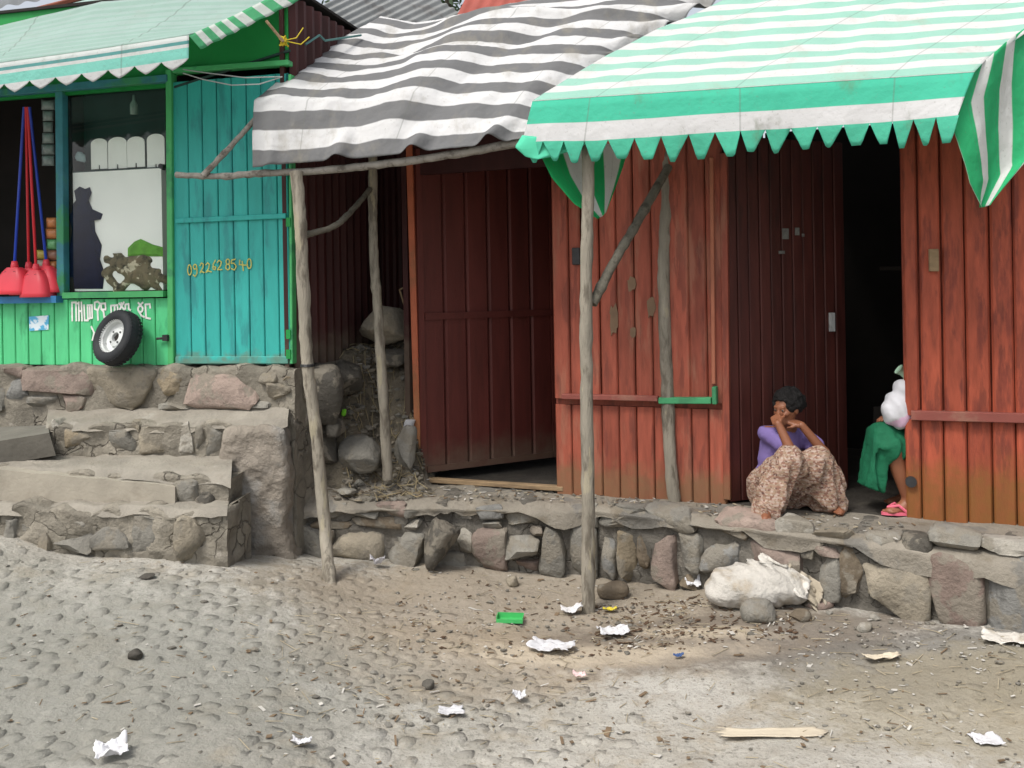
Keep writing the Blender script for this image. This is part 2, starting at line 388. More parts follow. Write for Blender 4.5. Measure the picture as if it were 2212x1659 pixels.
m_hair = mk("black_hair", (.008, .007, .007), var=.4, sc=60, rough=.75, bump=1, bsc=150, bdist=.01)
m_purple = mk("purple_cotton", (.19, .14, .35), var=.12, sc=9, rough=.9, bump=.2, bsc=120, dirt=(.15, .1, .3), damt=.4)
m_navy = mk("dark_wrap_cloth", (.035, .034, .055), var=.2, sc=9, rough=.9, bump=.2)
m_greencloth = mk("dark_green_cloth", (.008, .125, .058), var=.25, sc=14, rough=.8, bump=.4, bsc=60, dirt=(.008, .10, .05), damt=.6, dsc=8)
m_pinkpl = mk("pink_sandal_plastic", (.62, .13, .19), var=.1, rough=.5, bump=0)
m_bundle = mk("white_bundle_cloth", (.54, .54, .57), var=.08, sc=6, rough=.7, bump=.15)
m_bundlepink = mk("pink_bundle_cloth", (.62, .42, .56), var=.08, sc=6, rough=.7, bump=.15)
m_mint = mk("pale_mint_cloth", (.40, .60, .44), var=.1, rough=.7, bump=.1)

# patterned skirt
def skirt_mat():
    m, t, N, L = _nodes("checked_skirt_cloth")
    geo = N("ShaderNodeNewGeometry"); pos = geo.outputs['Position']
    mp = N("ShaderNodeMapping"); mp.inputs['Rotation'].default_value = (.4, .5, .3); mp.inputs['Scale'].default_value = (75, 75, 95); L(pos, mp.inputs[0])
    vo = N("ShaderNodeTexVoronoi"); vo.inputs['Scale'].default_value = 1.0; L(mp.outputs[0], vo.inputs['Vector'])
    sx = N("ShaderNodeSeparateXYZ"); L(vo.outputs['Color'], sx.inputs[0])
    c = mixc(N, L, ramp_(N, L, sx.outputs[0], .3, .4), (.19, .105, .08), (.28, .21, .15))
    c = mixc(N, L, ramp_(N, L, sx.outputs[1], .62, .7), c, (.40, .32, .27))
    c = mixc(N, L, ramp_(N, L, sx.outputs[2], .86, .9), c, (.12, .07, .06))
    wv = N("ShaderNodeTexWave"); wv.inputs['Scale'].default_value = 16; wv.bands_direction = 'Z'; wv.inputs['Distortion'].default_value = 2; L(pos, wv.inputs[0])
    c = mixc(N, L, math_(N, L, 'MULTIPLY', wv.outputs['Fac'], .45), c, (.31, .17, .12))
    finish(N, L, t, c, .9, noise_(N, L, pos, 60, 4), .3, .01, 0, 0, .15)
    return m
m_skirt = skirt_mat()

# glass
def glass_mat():
    m, t, N, L = _nodes("window_glass")
    o = N("ShaderNodeOutputMaterial"); tr = N("ShaderNodeBsdfTransparent"); gl = N("ShaderNodeBsdfGlossy"); gl.inputs['Roughness'].default_value = .03
    lw = N("ShaderNodeFresnel"); lw.inputs[0].default_value = 1.5; tr.inputs[0].default_value = (.97, .985, .98, 1)
    mx = N("ShaderNodeMixShader"); L(math_(N, L, 'MULTIPLY', lw.outputs[0], .22, clamp=True), mx.inputs[0]); L(tr.outputs[0], mx.inputs[1]); L(gl.outputs[0], mx.inputs[2]); L(mx.outputs[0], o.inputs[0])
    return m
m_glass = glass_mat()

# street
def road_mat():
    m, t, N, L = _nodes("dusty_street")
    geo = N("ShaderNodeNewGeometry"); pos = geo.outputs['Position']
    n1 = noise_(N, L, pos, 1.3, 8, .6); n2 = noise_(N, L, pos, 7, 8, .65); n3 = noise_(N, L, pos, 34, 6, .6)
    c = mixc(N, L, ramp_(N, L, n1, .35, .65), (.315, .298, .26), (.385, .37, .335))
    c = mixc(N, L, math_(N, L, 'MULTIPLY', ramp_(N, L, n2, .45, .7), .55), c, (.275, .25, .21))
    c = mixc(N, L, math_(N, L, 'MULTIPLY', ramp_(N, L, n3, .54, .66), .55), c, (.15, .14, .12))
    n4 = noise_(N, L, pos, 95, 4, .6)
    c = mixc(N, L, math_(N, L, 'MULTIPLY', ramp_(N, L, n4, .60, .70), .6), c, (.46, .43, .37))
    c = mixc(N, L, math_(N, L, 'MULTIPLY', ramp_(N, L, n4, .42, .34), .5), c, (.12, .105, .085))
    n5 = noise_(N, L, pos, 3.1, 8, .65)
    c = mixc(N, L, math_(N, L, 'MULTIPLY', ramp_(N, L, n5, .52, .66), .55), c, (.27, .225, .16))
    oi = N('ShaderNodeObjectInfo'); hs = N('ShaderNodeHueSaturation'); L(c, hs.inputs['Color']); L(math_(N, L, 'MULTIPLY_ADD', oi.outputs['Random'], .26, .86), hs.inputs['Value']); c = hs.outputs[0]
    def patch(cx, cy, rx, ry, col, amt, edge=.5, rot=0.0):
        mp = N("ShaderNodeMapping", vector_type='TEXTURE'); mp.inputs['Location'].default_value = (cx, cy, 0); mp.inputs['Scale'].default_value = (rx, ry, 1); mp.inputs['Rotation'].default_value = (0, 0, rot)
        L(pos, mp.inputs[0]); s = N("ShaderNodeSeparateXYZ"); L(mp.outputs[0], s.inputs[0])
        cb = N("ShaderNodeCombineXYZ"); L(s.outputs[0], cb.inputs[0]); L(s.outputs[1], cb.inputs[1])
        ln = N("ShaderNodeVectorMath", operation='LENGTH'); L(cb.outputs[0], ln.inputs[0])
        d = math_(N, L, 'MULTIPLY_ADD', n2, -1.1, ln.outputs['Value'])
        d = math_(N, L, 'MULTIPLY_ADD', n3, -.4, d)
        return mixc(N, L, math_(N, L, 'MULTIPLY', ramp_(N, L, d, .5, .5 - edge), amt), c, col)
    c = patch(.0, 5.45, 1.5, .75, (.25, .205, .15), .7)
    c = patch(-.35, 4.7, .9, .45, (.28, .225, .16), .5)
    c = patch(1.1, 4.9, 1.1, .35, (.15, .125, .10), .8)
    c = patch(2.3, 4.4, 1.1, .4, (.14, .135, .125), .7)
    c = patch(2.1, 4.1, .9, .5, (.27, .235, .16), .55)
    c = patch(.42, 4.80, .85, .17, (.50, .43, .33), .65, .9, -.08)
    c = patch(1.0, 4.98, .45, .10, (.50, .43, .33), .6, .9, -.3)
    c = patch(-2.3, 4.2, 2.1, 1.25, (.205, .205, .18), .75, .8)
    bs = math_(N, L, 'ADD', math_(N, L, 'MULTIPLY', n2, 1.4), math_(N, L, 'MULTIPLY', n3, .7))
    finish(N, L, t, c, .95, bs, .55, .03, 0, 0, .15)
    return m
m_road = road_mat()
m_cobble = m_road
m_terrace = mk("trodden_dirt", (.205, .185, .152), var=.25, sc=5, bump=.8, bsc=28, bdist=.02, dirt=(.15, .125, .09), damt=.7, dsc=4, dirt2=(.12, .12, .115), d2sc=3, d2thr=.55)

# ------------------------------------------------------------------ planes of the place
th_R, th_S = R(22), R(14)
FR_ = Frame((0, 6.47), (math.cos(th_R), 6.47 - math.sin(th_R)))       # the red shacks' fronts
FS = Frame((0, 5.82), (math.cos(th_S), 5.82 - math.sin(th_S)))        # the green shop's front
FW1 = Frame((-1.26, 6.2), (.49, 6.03))                                  # retaining wall, straight piece
FW2 = Frame((.49, 6.03), (2.6, 4.71))                                   # retaining wall, piece that comes towards the street
ZR, ZS = .53, 1.455

# ground heights
CP = np.array([(-2.24, 5.55, .39), (-3.2, 5.5, .52), (-1.85, 5.55, .346), (-1.64, 6.0, .24), (-1.26, 6.2, .14), (.49, 6.03, .056), (2.6, 4.71, .153), (1.5, 5.3, .11),
               (-2.4, 4.5, .24), (-2, 3.8, .14), (0, 3.7, .0), (2, 3.7, .05), (0, 4.7, .02), (-.6, 5.6, .08), (3.5, 4.0, .15), (-3.5, 4.0, .3), (.5, 5.4, .03)])
def ground_z(X, Y):
    X = np.asarray(X, float); Y = np.asarray(Y, float)
    d2 = (X[..., None] - CP[:, 0]) ** 2 + (Y[..., None] - CP[:, 1]) ** 2
    wg = 1 / (d2 + .12) ** 1.5
    z = (wg * CP[:, 2]).sum(-1) / wg.sum(-1)
    far = sstep(6, 14, np.sqrt(X ** 2 + (Y - 4.5) ** 2))
    return z * (1 - far) + .05 * far
def gz(x, y): return float(ground_z(np.array(x), np.array(y)))
def G(x, y):                         # photograph point -> point on the street
    z = .1
    for _ in range(12):
        p = on_ground(x, y, z); z = gz(p.x, p.y)
    p.z = z; return p

# ------------------------------------------------------------------ ground
def spaced(lo, a, b, hi, step, grow):
    mid = list(np.arange(a, b + 1e-6, step)); L_ = []; x = a; d = step
    while x > lo: d *= grow; x -= d; L_.append(x)
    R_ = []; x = b; d = step
    while x < hi: d *= grow; x += d; R_.append(x)
    return np.array(L_[::-1] + mid + R_)
xs = spaced(-400, -3.6, 3.6, 400, .03, 1.35); ys = spaced(-400, 3.3, 6.4, 600, .03, 1.35)
GX, GY = np.meshgrid(xs, ys, indexing='ij')
q3 = np.stack([GX, GY, np.zeros_like(GX)], -1)
near = 1 - sstep(4, 9, np.hypot(GX, GY - 4.5))
GZ = ground_z(GX, GY) + near * (.028 * fbm(q3 * 2.2, 3) + .010 * fbm(q3 * 9, 11, 3) + .006 * fbm(q3 * 26, 15, 2))
MB().grid(np.stack([GX, GY, GZ], -1)).build("street_ground", m_road, None, True, 'structure')
ground = bpy.data.objects["street_ground"]

# cobbles that show through the dust of the street
def cobble_mesh(mb, c, rx, ry, h, rot, seed):
    rr = random.Random(seed); k = 9; ring0 = []; ring1 = []
    cs, sn = math.cos(rot), math.sin(rot); n = rr.uniform(.75, 1.15)
    for i in range(k):
        t = 2 * math.pi * i / k; f = rr.uniform(.86, 1.1)
        ct, st = math.cos(t), math.sin(t); e = .62
        x = math.copysign(abs(ct) ** e, ct) * rx * f; y = math.copysign(abs(st) ** e, st) * ry * f
        ring0.append((x, y, -.03)); ring1.append((x * .82, y * .82, h - rr.uniform(.0, .004)))
    tx, ty = rr.uniform(-.12, .12), rr.uniform(-.12, .12)
    ring1 = [(x, y, z + tx * x + ty * y) for x, y, z in ring1]
    pts = ring0 + ring1 + [(0, 0, h + .0005)]
    pts = [(c[0] + x * cs - y * sn, c[1] + x * sn + y * cs, c[2] + z) for x, y, z in pts]
    fs = [(i, (i + 1) % k, k + (i + 1) % k, k + i) for i in range(k)] + [(k + i, k + (i + 1) % k, 2 * k) for i in range(k)]
    mb.add(pts, fs)
cob = []
ang = R(-16)
for i in range(-40, 41):
    for j in range(0, 60):
        a = i * .128 + (j % 2) * .06 + random.uniform(-.02, .02); b = j * .112 + random.uniform(-.016, .016)
        X = a * math.cos(ang) - b * math.sin(ang) - 1.2; Y = 2.6 + a * math.sin(ang) + b * math.cos(ang)
        if Y < 3.45 or Y > 6.2: continue
        if abs(X) > .575 * Y + .1: continue
        # left of the picture and along its bottom the stones show most
        vis = 1.15 - .75 * sstep(-.8, 1.0, X) - .30 * sstep(5.0, 5.5, Y) - .5 * sstep(4.7, 5.6, Y) * sstep(-1.6, -.4, X) + .5 * float(fbm(np.array([X * 1.4, Y * 1.4, 0.]), 5))
        q = FW1.hit(1106, 900); 
        d1 = (Vector((X, Y, 0)) - FW1.o).dot(FW1.n); d2 = (Vector((X, Y, 0)) - FW2.o).dot(FW2.n)
        if (X < .49 and d1 < .12) or (X >= .49 and d2 < .2): continue
        if Y > 5.45 and X < -1.5: continue
        if vis < .5: continue
        cob.append((X, Y, vis))
cob.sort(key=lambda c: c[1])
rest = MB()
for n_, (X, Y, vis) in enumerate(cob):
    h = -.0092 + .0106 * min(vis, 1.1) + random.uniform(-.004, .0045)
    mb = MB() if n_ < 295 else rest
    z = gz(X, Y) + .028 * float(fbm(np.array([X * 2.2, Y * 2.2, 0.]), 3))
    cobble_mesh(mb, (X, Y, z), (.066 + random.uniform(-.02, .004)), (.058 + random.uniform(-.016, .004)), h, ang + random.uniform(-.25, .25), n_)
    if n_ < 295: mb.build("cobble", m_cobble, ground, True)
if rest.v: rest.build("cobble_paving", m_cobble, ground, True, 'stuff')

# ------------------------------------------------------------------ rocks
def ico(sub):
    bm = bmesh.new(); bmesh.ops.create_icosphere(bm, subdivisions=sub, radius=1)
    v = np.array([x.co[:] for x in bm.verts]); f = [tuple(x.index for x in fc.verts) for fc in bm.faces]; bm.free(); return v, f
ICO = {k: ico(k) for k in (1, 2, 3, 4)}
def rock_shape(seed, sub=3, cuts=9, e=.7, rough=.06):
    v, f = ICO[sub]; r = np.random.default_rng(seed)
    v = np.sign(v) * np.abs(v) ** e; v /= np.abs(v).max(0)
    for _ in range(cuts):
        n = r.normal(size=3); n /= np.linalg.norm(n); d = r.uniform(.62, .9)
        over = v @ n - d; v = v - np.outer(np.maximum(over, 0) * .9, n)
    v = v * (1 + rough * fbm(v * 2.2 + seed % 97, seed % 50)[:, None] * 2 + rough * .5 * fbm(v * 6 + seed % 31, 3)[:, None])
    v /= np.abs(v).max(0)
    return v, f
def rock(name, mat, c, size, seed, parent=None, rot=(0, 0, 0), sub=3, e=.75, rough=.06, cuts=9):
    v, f = rock_shape(seed, sub, cuts, e, rough)
    M3 = np.array((Matrix.Rotation(rot[2], 3, 'Z') @ Matrix.Rotation(rot[1], 3, 'Y') @ Matrix.Rotation(rot[0], 3, 'X')))
    v = (v * np.array(size)) @ M3.T + np.array(c)
    return MB().add(v, f).build(name, mat, parent, True, sharp=50)
def wall_stone(F, rect, mat, parent, seed, proud=.03, depth=.10, n0=0.0):
    x0, y0, x1, y1 = rect
    us, zs = zip(*[F.hit(x, y, n0) for x, y in ((x0, y0), (x1, y0), (x1, y1), (x0, y1))])
    ua, ub = (us[0] + us[3]) / 2, (us[1] + us[2]) / 2; za, zb = (zs[2] + zs[3]) / 2, (zs[0] + zs[1]) / 2
    v, f = rock_shape(seed, 3, 6, .34, .12)
    hu, hz = (ub - ua) / 2 * 1.2, (zb - za) / 2 * 1.2
    U = (ua + ub) / 2 + v[:, 0] * hu; Nn = n0 + proud - depth + v[:, 1] * depth; Z = (za + zb) / 2 + v[:, 2] * hz
    pts = np.array(F.o) + np.outer(U, F.u) + np.outer(Nn, F.n); pts[:, 2] += Z
    MB().add(pts, f).build("stone", mat, parent, True, sharp=45)
def rough_face(F, u0, u1, zb, zt, n0, nback, mat, parent, name, amp=.02, seed=1, step=.035, sc=5.0):
    """a lumpy masonry mass: front face with relief, top and ends closed; zb/zt may be functions of u"""
    nu = max(3, int((u1 - u0) / step)); nz = 22
    zbf = zb if callable(zb) else (lambda u: zb); ztf = zt if callable(zt) else (lambda u: zt)
    U = np.linspace(u0, u1, nu); rows = []
    prof = [(nback, 1.0)] + [(n0 - .05 * (1 - k / 3) ** 2, 1.0) for k in range(0, 4)] + [(n0, 1 - j / nz) for j in range(1, nz + 1)]
    Gd = np.zeros((len(prof), nu, 3))
    for a, (n_, t_) in enumerate(prof):
        for b, u in enumerate(U):
            z = zbf(u) + (ztf(u) + .9 * amp * math.sin(u * 7.3 + seed) * math.sin(u * 17.1 + 2 * seed) - zbf(u)) * t_
            if 1 <= a <= 4: z -= .035 * ((a - 1) / 3) ** 2
            Gd[a, b] = F.pt(u, n_, z)
    dsp = amp * 1.6 * fbm(Gd * sc, seed) + amp * .7 * fbm(Gd * sc * 3.3, seed + 9)
    fade = np.array([0 if k == 0 else 1 for k in range(len(prof))])[:, None]
    Gd += (dsp * fade)[..., None] * np.array(F.n) + (dsp * .4 * fade)[..., None] * np.array((0, 0, 1))
    m = MB().grid(Gd)
    for e_ in (0, nu - 1):                # end faces, with relief
        col = [Vector(Gd[a, e_]) for a in range(1, len(prof))]
        nb = [F.pt(U[e_], nback, p.z) for p in col]; K = 7
        E = np.array([[list(p.lerp(q, k / K)) for k in range(K + 1)] for p, q in zip(col, nb)])
        d2 = amp * 3 * fbm(E * sc, seed + 21); wk = np.sin(np.linspace(0, math.pi, K + 1))[None, :]
        E += (d2 * wk)[..., None] * np.array(F.u)
        m.grid(E)
    return m.build(name, mat, parent, True, sharp=70)

# ------------------------------------------------------------------ terrace in front of the red shacks, and the rubble slope
def lip_y(X):
    return np.where(X < .49, 6.2 - .0971 * (X + 1.26), 6.03 - .6256 * (X - .49))
TX = np.concatenate([np.arange(-1.42, -.35, .022), np.arange(-.35, 4.2, .06)])
NT = 70
TT = np.linspace(0, 1, NT) ** 1.7
TG = np.zeros((len(TX), NT, 3))
for i, X in enumerate(TX):
    y0 = float(lip_y(X)) - .035; TG[i, :, 0] = X; TG[i, :, 1] = y0 + (9.3 - y0) * TT
def mound(X, Y):
    side = 1 - sstep(-.74, -.60, X)
    k = .55 + .9 * sstep(-1.25, -.8, X)
    h = (.97 + .05 * sstep(-1.1, -.8, X)) * sstep(6.42, 7.2, Y + .22 * (1 - sstep(-1.2, -1.0, X)) + .12 * fbm(np.stack([X * 3, Y * 3, X * 0], -1), 4))
    return h * side
pp = np.stack([TG[..., 0], TG[..., 1], np.zeros(TG.shape[:2])], -1)
edge = np.clip((TG[..., 1] - (lip_y(TG[..., 0]) - .035)) / .12, 0, 1)
mo = mound(TG[..., 0], TG[..., 1])
TG[..., 2] = ZR + .016 * fbm(pp * 5, 8) + .008 * fbm(pp * 17, 2) - .05 * (1 - edge) ** 2 + mo + sstep(.02, .3, mo) * (1 - sstep(.93, 1.0, mo)) * (.07 * fbm(pp * 7, 5) + .05 * fbm(pp * 21, 6))
TG[:, 0, 2] -= np.clip(.055 + .16 * fbm(pp[:, 0] * 3.3, 31), .0, .11); TG[:, 0:2, 1] += (.012 + .05 * fbm(pp[:, 0] * 4, 33))[:, None]; TG[:, 1, 2] -= .012
m = MB().grid(TG)
m.build("dirt_terrace", m_terrace, None, True, 'structure')
terr = bpy.data.objects["dirt_terrace"]
terr.data.materials.append(m_soil); terr.data.materials.append(mk('shaded_earth_floor', (.045, .04, .034), var=.3, sc=8, bump=.6, bsc=30, bdist=.02, dirt=(.09, .08, .065), damt=.5, dsc=5))  # indoor shade put into the colour of the earth floor
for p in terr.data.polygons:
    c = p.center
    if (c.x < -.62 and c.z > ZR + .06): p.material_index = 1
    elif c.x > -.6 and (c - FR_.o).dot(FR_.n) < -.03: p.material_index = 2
def TZ(X, Y):
    X = np.array(X, float); Y = np.array(Y, float); q = np.stack([X, Y, X * 0], -1); mo_ = mound(X, Y)
    return float(ZR + .016 * fbm(q * 5, 8) + mo_)

# retaining wall
rw = thing("retaining_wall", "rough stone retaining wall holding up the dirt terrace before the red shacks", "wall", (.49, 6.03, .05))
rough_face(FW1, -.30, 1.74, lambda u: -.1, lambda u: ZR - .02, -.035, -.5, m_mortar_dk, rw, "mortar", .03, 5, .03, 7)
rough_face(FW2, -.02, 3.9, lambda u: -.1, lambda u: ZR - .02, -.035, -.5, m_mortar_dk, rw, "mortar", .03, 15, .03, 7)
def z1(r): return [619.4 + r[0] * .32, 973.3 + r[1] * .32, 619.4 + r[2] * .32, 973.3 + r[3] * .32]
def z2(r): return [1283 + r[0] * .42, 1061.8 + r[1] * .42, 1283 + r[2] * .42, 1061.8 + r[3] * .42]
left_stones = [((90, 355, 195, 470), 'grey', .02), ((200, 350, 385, 478), 'grey', .03), ((392, 362, 600, 470), 'grey', .035), ((606, 358, 800, 452), 'pink', .03), ((806, 352, 965, 455), 'grey', .03),
    ((1000, 345, 1095, 420), 'dark', .02), ((1100, 385, 1262, 470), 'pale', .015), ((1272, 372, 1450, 462), 'blue', .03), ((1480, 400, 1700, 505), 'grey', .03), ((1735, 388, 1935, 488), 'tan', .03),
    ((160, 472, 430, 535), 'brown', .0), ((440, 460, 770, 545), 'brown', .005), ((60, 505, 240, 745), 'grey', .05), ((318, 540, 668, 762), 'tan', .05), ((690, 570, 915, 815), 'grey', .055),
    ((985, 700, 1190, 815), 'grey', .0), ((1150, 500, 1250, 690), 'pale', .02), ((1262, 548, 1478, 862), 'pink', .05), ((1430, 585, 1690, 735), 'grey', .08), ((1560, 738, 1725, 815), 'red', .03),
    ((1640, 515, 1722, 590), 'red', .03), ((1712, 518, 1880, 835), 'grey', .05), ((1885, 520, 2080, 880), 'grey', .05), ((240, 545, 318, 690), 'brown', .01), ((780, 470, 900, 560), 'pale', .02), ((1300, 480, 1440, 545), 'grey', .02)]
k = 100
for r_, c_, p_ in left_stones:
    wall_stone(FW1, z1(r_), ST[c_], rw, k, p_); k += 1
# the dark boulder that leans out of the wall
c0 = FW1.pt(1.0, 0, 0); b_ = P(948, 1170, 6.02)
rock("stone", ST['dark'], b_, (.115, .13, .20), 77, rw, (.1, .35, 0), 3, .6)
right_stones = [((-60, 60, 10, 190), 'grey', .02), ((22, 72, 265, 185), 'grey', .03), ((272, 92, 505, 200), 'grey', .035), ((640, 120, 930, 205), 'pink', .015), ((945, 152, 1120, 255), 'pale', .03), ((1132, 195, 1330, 270), 'tan', .03),
    ((1735, 205, 1975, 325), 'grey', .03), ((1985, 262, 2300, 335), 'pale', .03), ((20, 222, 105, 440), 'blue', .03), ((112, 222, 215, 462), 'ochre', .045), ((222, 235, 282, 430), 'brown', .02),
    ((290, 240, 412, 490), 'pink', .05), ((420, 222, 545, 400), 'grey', .03), ((552, 255, 735, 425), 'blue', .04), ((655, 205, 790, 250), 'brown', .01), ((795, 262, 1050, 435), 'pink', .045),
    ((1055, 262, 1128, 345), 'dark', .01), ((1135, 345, 1262, 560), 'grey', .03), ((1268, 300, 1382, 560), 'brown', .03), ((1392, 332, 1720, 640), 'tan', .045), ((1730, 342, 1990, 680), 'red', .045),
    ((2002, 352, 2300, 725), 'blue', .045), ((1140, 285, 1262, 340), 'pink', .02), ((420, 408, 545, 520), 'brown', .01), ((1400, 225, 1560, 322), 'grey', .02), ((1570, 235, 1725, 325), 'dark', .015), ((2310, 380, 2700, 760), 'tan', .04), ((600, 440, 790, 560), 'grey', .02)]
for r_, c_, p_ in right_stones:
    wall_stone(FW2, z2(r_), ST[c_], rw, k, p_); k += 1

# ------------------------------------------------------------------ plinth and steps under the green shop
FP = Frame(tuple(FS.pt(0, .09, 0))[:2], tuple(FS.pt(1, .09, 0))[:2])
def z4(r): return [r[0] * .328, 761 + r[1] * .328, r[2] * .328, 761 + r[3] * .328]
pl = thing("stone_plinth", "pinkish masonry plinth on which the green shop stands", "plinth", tuple(FP.pt(FP.hit(300, 880)[0], 0, 1.0)))
uL = FP.hit(-330, 800)[0]; uR_ = FP.hit(700, 800)[0]
rough_face(FP, uL, FP.hit(632, 800)[0], .2, ZS - .004, -.02, -1.9, m_dust, pl, "mortar", .024, 31, .035, 7)
for r_, c_, p_ in [((0, 190, 160, 375), 'blue', .02), ((5, 95, 150, 180), 'pink', .015), ((160, 105, 590, 280), 'pink', .03), ((160, 285, 375, 380), 'grey', .02), ((385, 285, 560, 400), 'pink', .03), ((600, 110, 1015, 385), 'tan', .035),
                   ((1025, 102, 1250, 300), 'ochre', .03), ((1255, 104, 1690, 365), 'pink', .04), ((1700, 95, 1815, 205), 'tan', .04), ((1845, 130, 1915, 195), 'ochre', .01), ((1760, 200, 1915, 310), 'tan', .045), ((1500, 300, 1800, 375), 'grey', .02), ((1030, 310, 1240, 380), 'grey', .02), ((-300, 110, -10, 380), 'grey', .02)]:
    wall_stone(FP, z4(r_), ST[c_], pl, k, p_, .12); k += 1
# dark side of the plinth, towards the rubble
for (x, y, Y, sx, sy, sz, c_, sd_) in [(700, 862, 6.42, .13, .25, .25, 'dark', 5), (742, 812, 6.72, .13, .2, .14, 'dark', 6), (672, 830, 6.36, .10, .16, .13, 'tan', 19), (690, 960, 6.55, .13, .2, .2, 'dark', 9)]:
    rock("stone", ST[c_], P(x, y, Y), (sx, sy, sz), sd_, pl, (0, 0, .3), 3, .6)

stp = thing("stone_steps", "worn stone and mortar steps leading up to the green shop", "steps", (-2.0, 5.7, .4))
def stepframe(Y): return Frame((-2.2, Y), (-2.2 + math.cos(R(4)), Y - math.sin(R(4))))
F2, F3, F4, FC = stepframe(6.08), stepframe(5.74), stepframe(5.53), stepframe(6.0)
def step(F, xa, xb, ytop, ybot, nback, mat, seed, amp=.022, name="riser"):
    ua, zt = F.hit(xa, ytop(xa)); ub, zt2 = F.hit(xb, ytop(xb))
    za = F.hit(xa, ybot)[1]; zb = F.hit(xb, ybot)[1]
    tz = lambda u: zt + (zt2 - zt) * (u - ua) / (ub - ua)
    return rough_face(F, ua, ub, min(za, zb) - .25, tz, 0, nback, mat, stp, name, amp, seed, .03, 7)
step(F2, 104, 500, lambda x: 914 - (x - 300) * .02, 985, -.5, m_dust, 41)
step(F3, -90, 492, lambda x: 1022 + (x - 200) * .035, 1085, -.5, m_dust, 43)
step(F4, -90, 490, lambda x: 1098 + (x - 200) * .02, 1200, -.4, m_dust, 45, .035)
# treads sloping up to the riser behind
def tread(Fa, Fb, xa, xb, ya, yb, seed):
    A0, A1 = Fa.hit(xa, ya(xa)), Fa.hit(xb, ya(xb)); B0, B1 = Fb.hit(xa, yb(xa)), Fb.hit(xb, yb(xb))
    G_ = np.zeros((34, 12, 3))
    for i in range(34):
        t = i / 33; p = Fa.pt(A0[0] + (A1[0] - A0[0]) * t, .0, A0[1] + (A1[1] - A0[1]) * t); q = Fb.pt(B0[0] + (B1[0] - B0[0]) * t, -.02, B0[1] + (B1[1] - B0[1]) * t)
        for j in range(12): G_[i, j] = p.lerp(q, j / 11)
    G_[..., 2] += .028 * fbm(G_ * 6, seed) + .014 * fbm(G_ * 19, seed) + .004
    G_[:, 0:2] += np.array(Fa.n) * (.004 + .045 * fbm(G_[:, 0] * 5, seed + 3))[:, None, None]; G_[:, 0, 2] -= .045 + .05 * np.abs(fbm(G_[:, 0] * 7, seed + 5)); G_[:, 0] += np.array(Fa.n) * .006; G_[:, 1] = G_[:, 0] * .35 + G_[:, 2] * .65; G_[:, 1, 2] += .012
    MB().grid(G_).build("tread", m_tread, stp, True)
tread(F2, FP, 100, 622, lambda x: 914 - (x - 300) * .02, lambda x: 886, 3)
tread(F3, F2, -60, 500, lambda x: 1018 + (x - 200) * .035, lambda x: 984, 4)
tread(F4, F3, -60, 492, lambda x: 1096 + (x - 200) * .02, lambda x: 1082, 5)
for r_, c_, p_ in [((335, 455, 425, 640), 'pale', .01), ((440, 502, 608, 632), 'ochre', .02), ((672, 512, 880, 648), 'grey', .025), ((850, 452, 940, 520), 'tan', .02), ((930, 492, 1155, 660), 'tan', .025), ((1165, 462, 1270, 660), 'pale', .015), ((1285, 492, 1345, 668), 'grey', .015), ((1362, 485, 1485, 680), 'grey', .015)]:
    wall_stone(F2, z4(r_), ST[c_], stp, k, p_ + .01); k += 1
for r_, c_, p_ in [((1160, 850, 1300, 1030), 'grey', .04), ((1295, 895, 1410, 1010), 'dark', .05)]:
    wall_stone(F3, z4(r_), ST[c_], stp, k, p_ + .01); k += 1
for r_, c_, p_ in [((30, 1105, 110, 1260), 'grey', .03), ((115, 1140, 250, 1290), 'grey', .025), ((262, 1125, 345, 1320), 'tan', .03), ((355, 1095, 560, 1180), 'pale', .03), ((360, 1190, 595, 1325), 'grey', .035), ((605, 1125, 850, 1300), 'grey', .03), ((872, 1085, 1160, 1330), 'grey', .035), ((1172, 1085, 1338, 1358), 'tan', .06)]:
    wall_stone(F4, z4(r_), ST[c_], stp, k, p_ + .01); k += 1
# side return at the right end of the lowest step
# concrete beam on the third riser
a0, a1 = F3.hit(-120, 1004, .05), F3.hit(378, 1050, .05); b0, b1 = F3.hit(-120, 1084, .05), F3.hit(380, 1088, .05)
m = MB(); nb = 14; GG = np.zeros((nb, 4, 3))
for i in range(nb):
    t = i / (nb - 1); u = a0[0] + (a1[0] - a0[0]) * t; zt = a0[1] + (a1[1] - a0[1]) * t; zb = b0[1] + (b1[1] - b0[1]) * t
    j = .004 * math.sin(i * 2.3)
    for k_, (n_, z_) in enumerate(((-.06, zb), (.055, zb), (.05, zt + j), (-.06, zt + j))): GG[i, k_] = F3.pt(u, n_, z_)
vs_ = GG.reshape(-1, 3); fs_ = [(i * 4 + k_, i * 4 + (k_ + 1) % 4, (i + 1) * 4 + (k_ + 1) % 4, (i + 1) * 4 + k_) for i in range(nb - 1) for k_ in range(4)] + [(0, 3, 2, 1), ((nb - 1) * 4, (nb - 1) * 4 + 1, (nb - 1) * 4 + 2, (nb - 1) * 4 + 3)]
m_beam = mk("cast_concrete", (.33, .30, .245), var=.2, sc=6, bump=.4, bsc=40, dirt=(.22, .19, .15), damt=.6, dsc=4, rnd=.02)
MB().add(vs_, fs_).build("beam", m_beam, stp)
# dark slab at the left edge
p_ = [P(-60, 962, 5.95), P(106, 935, 5.95), P(104, 918, 6.3), P(-60, 925, 6.3)]
MB().quadprism(p_, .16).build("slab", mk("dark_concrete", (.15, .14, .12), var=.25, sc=6, bump=.5, bsc=30, rnd=.02, dirt=(.24, .22, .19), damt=.5), stp)
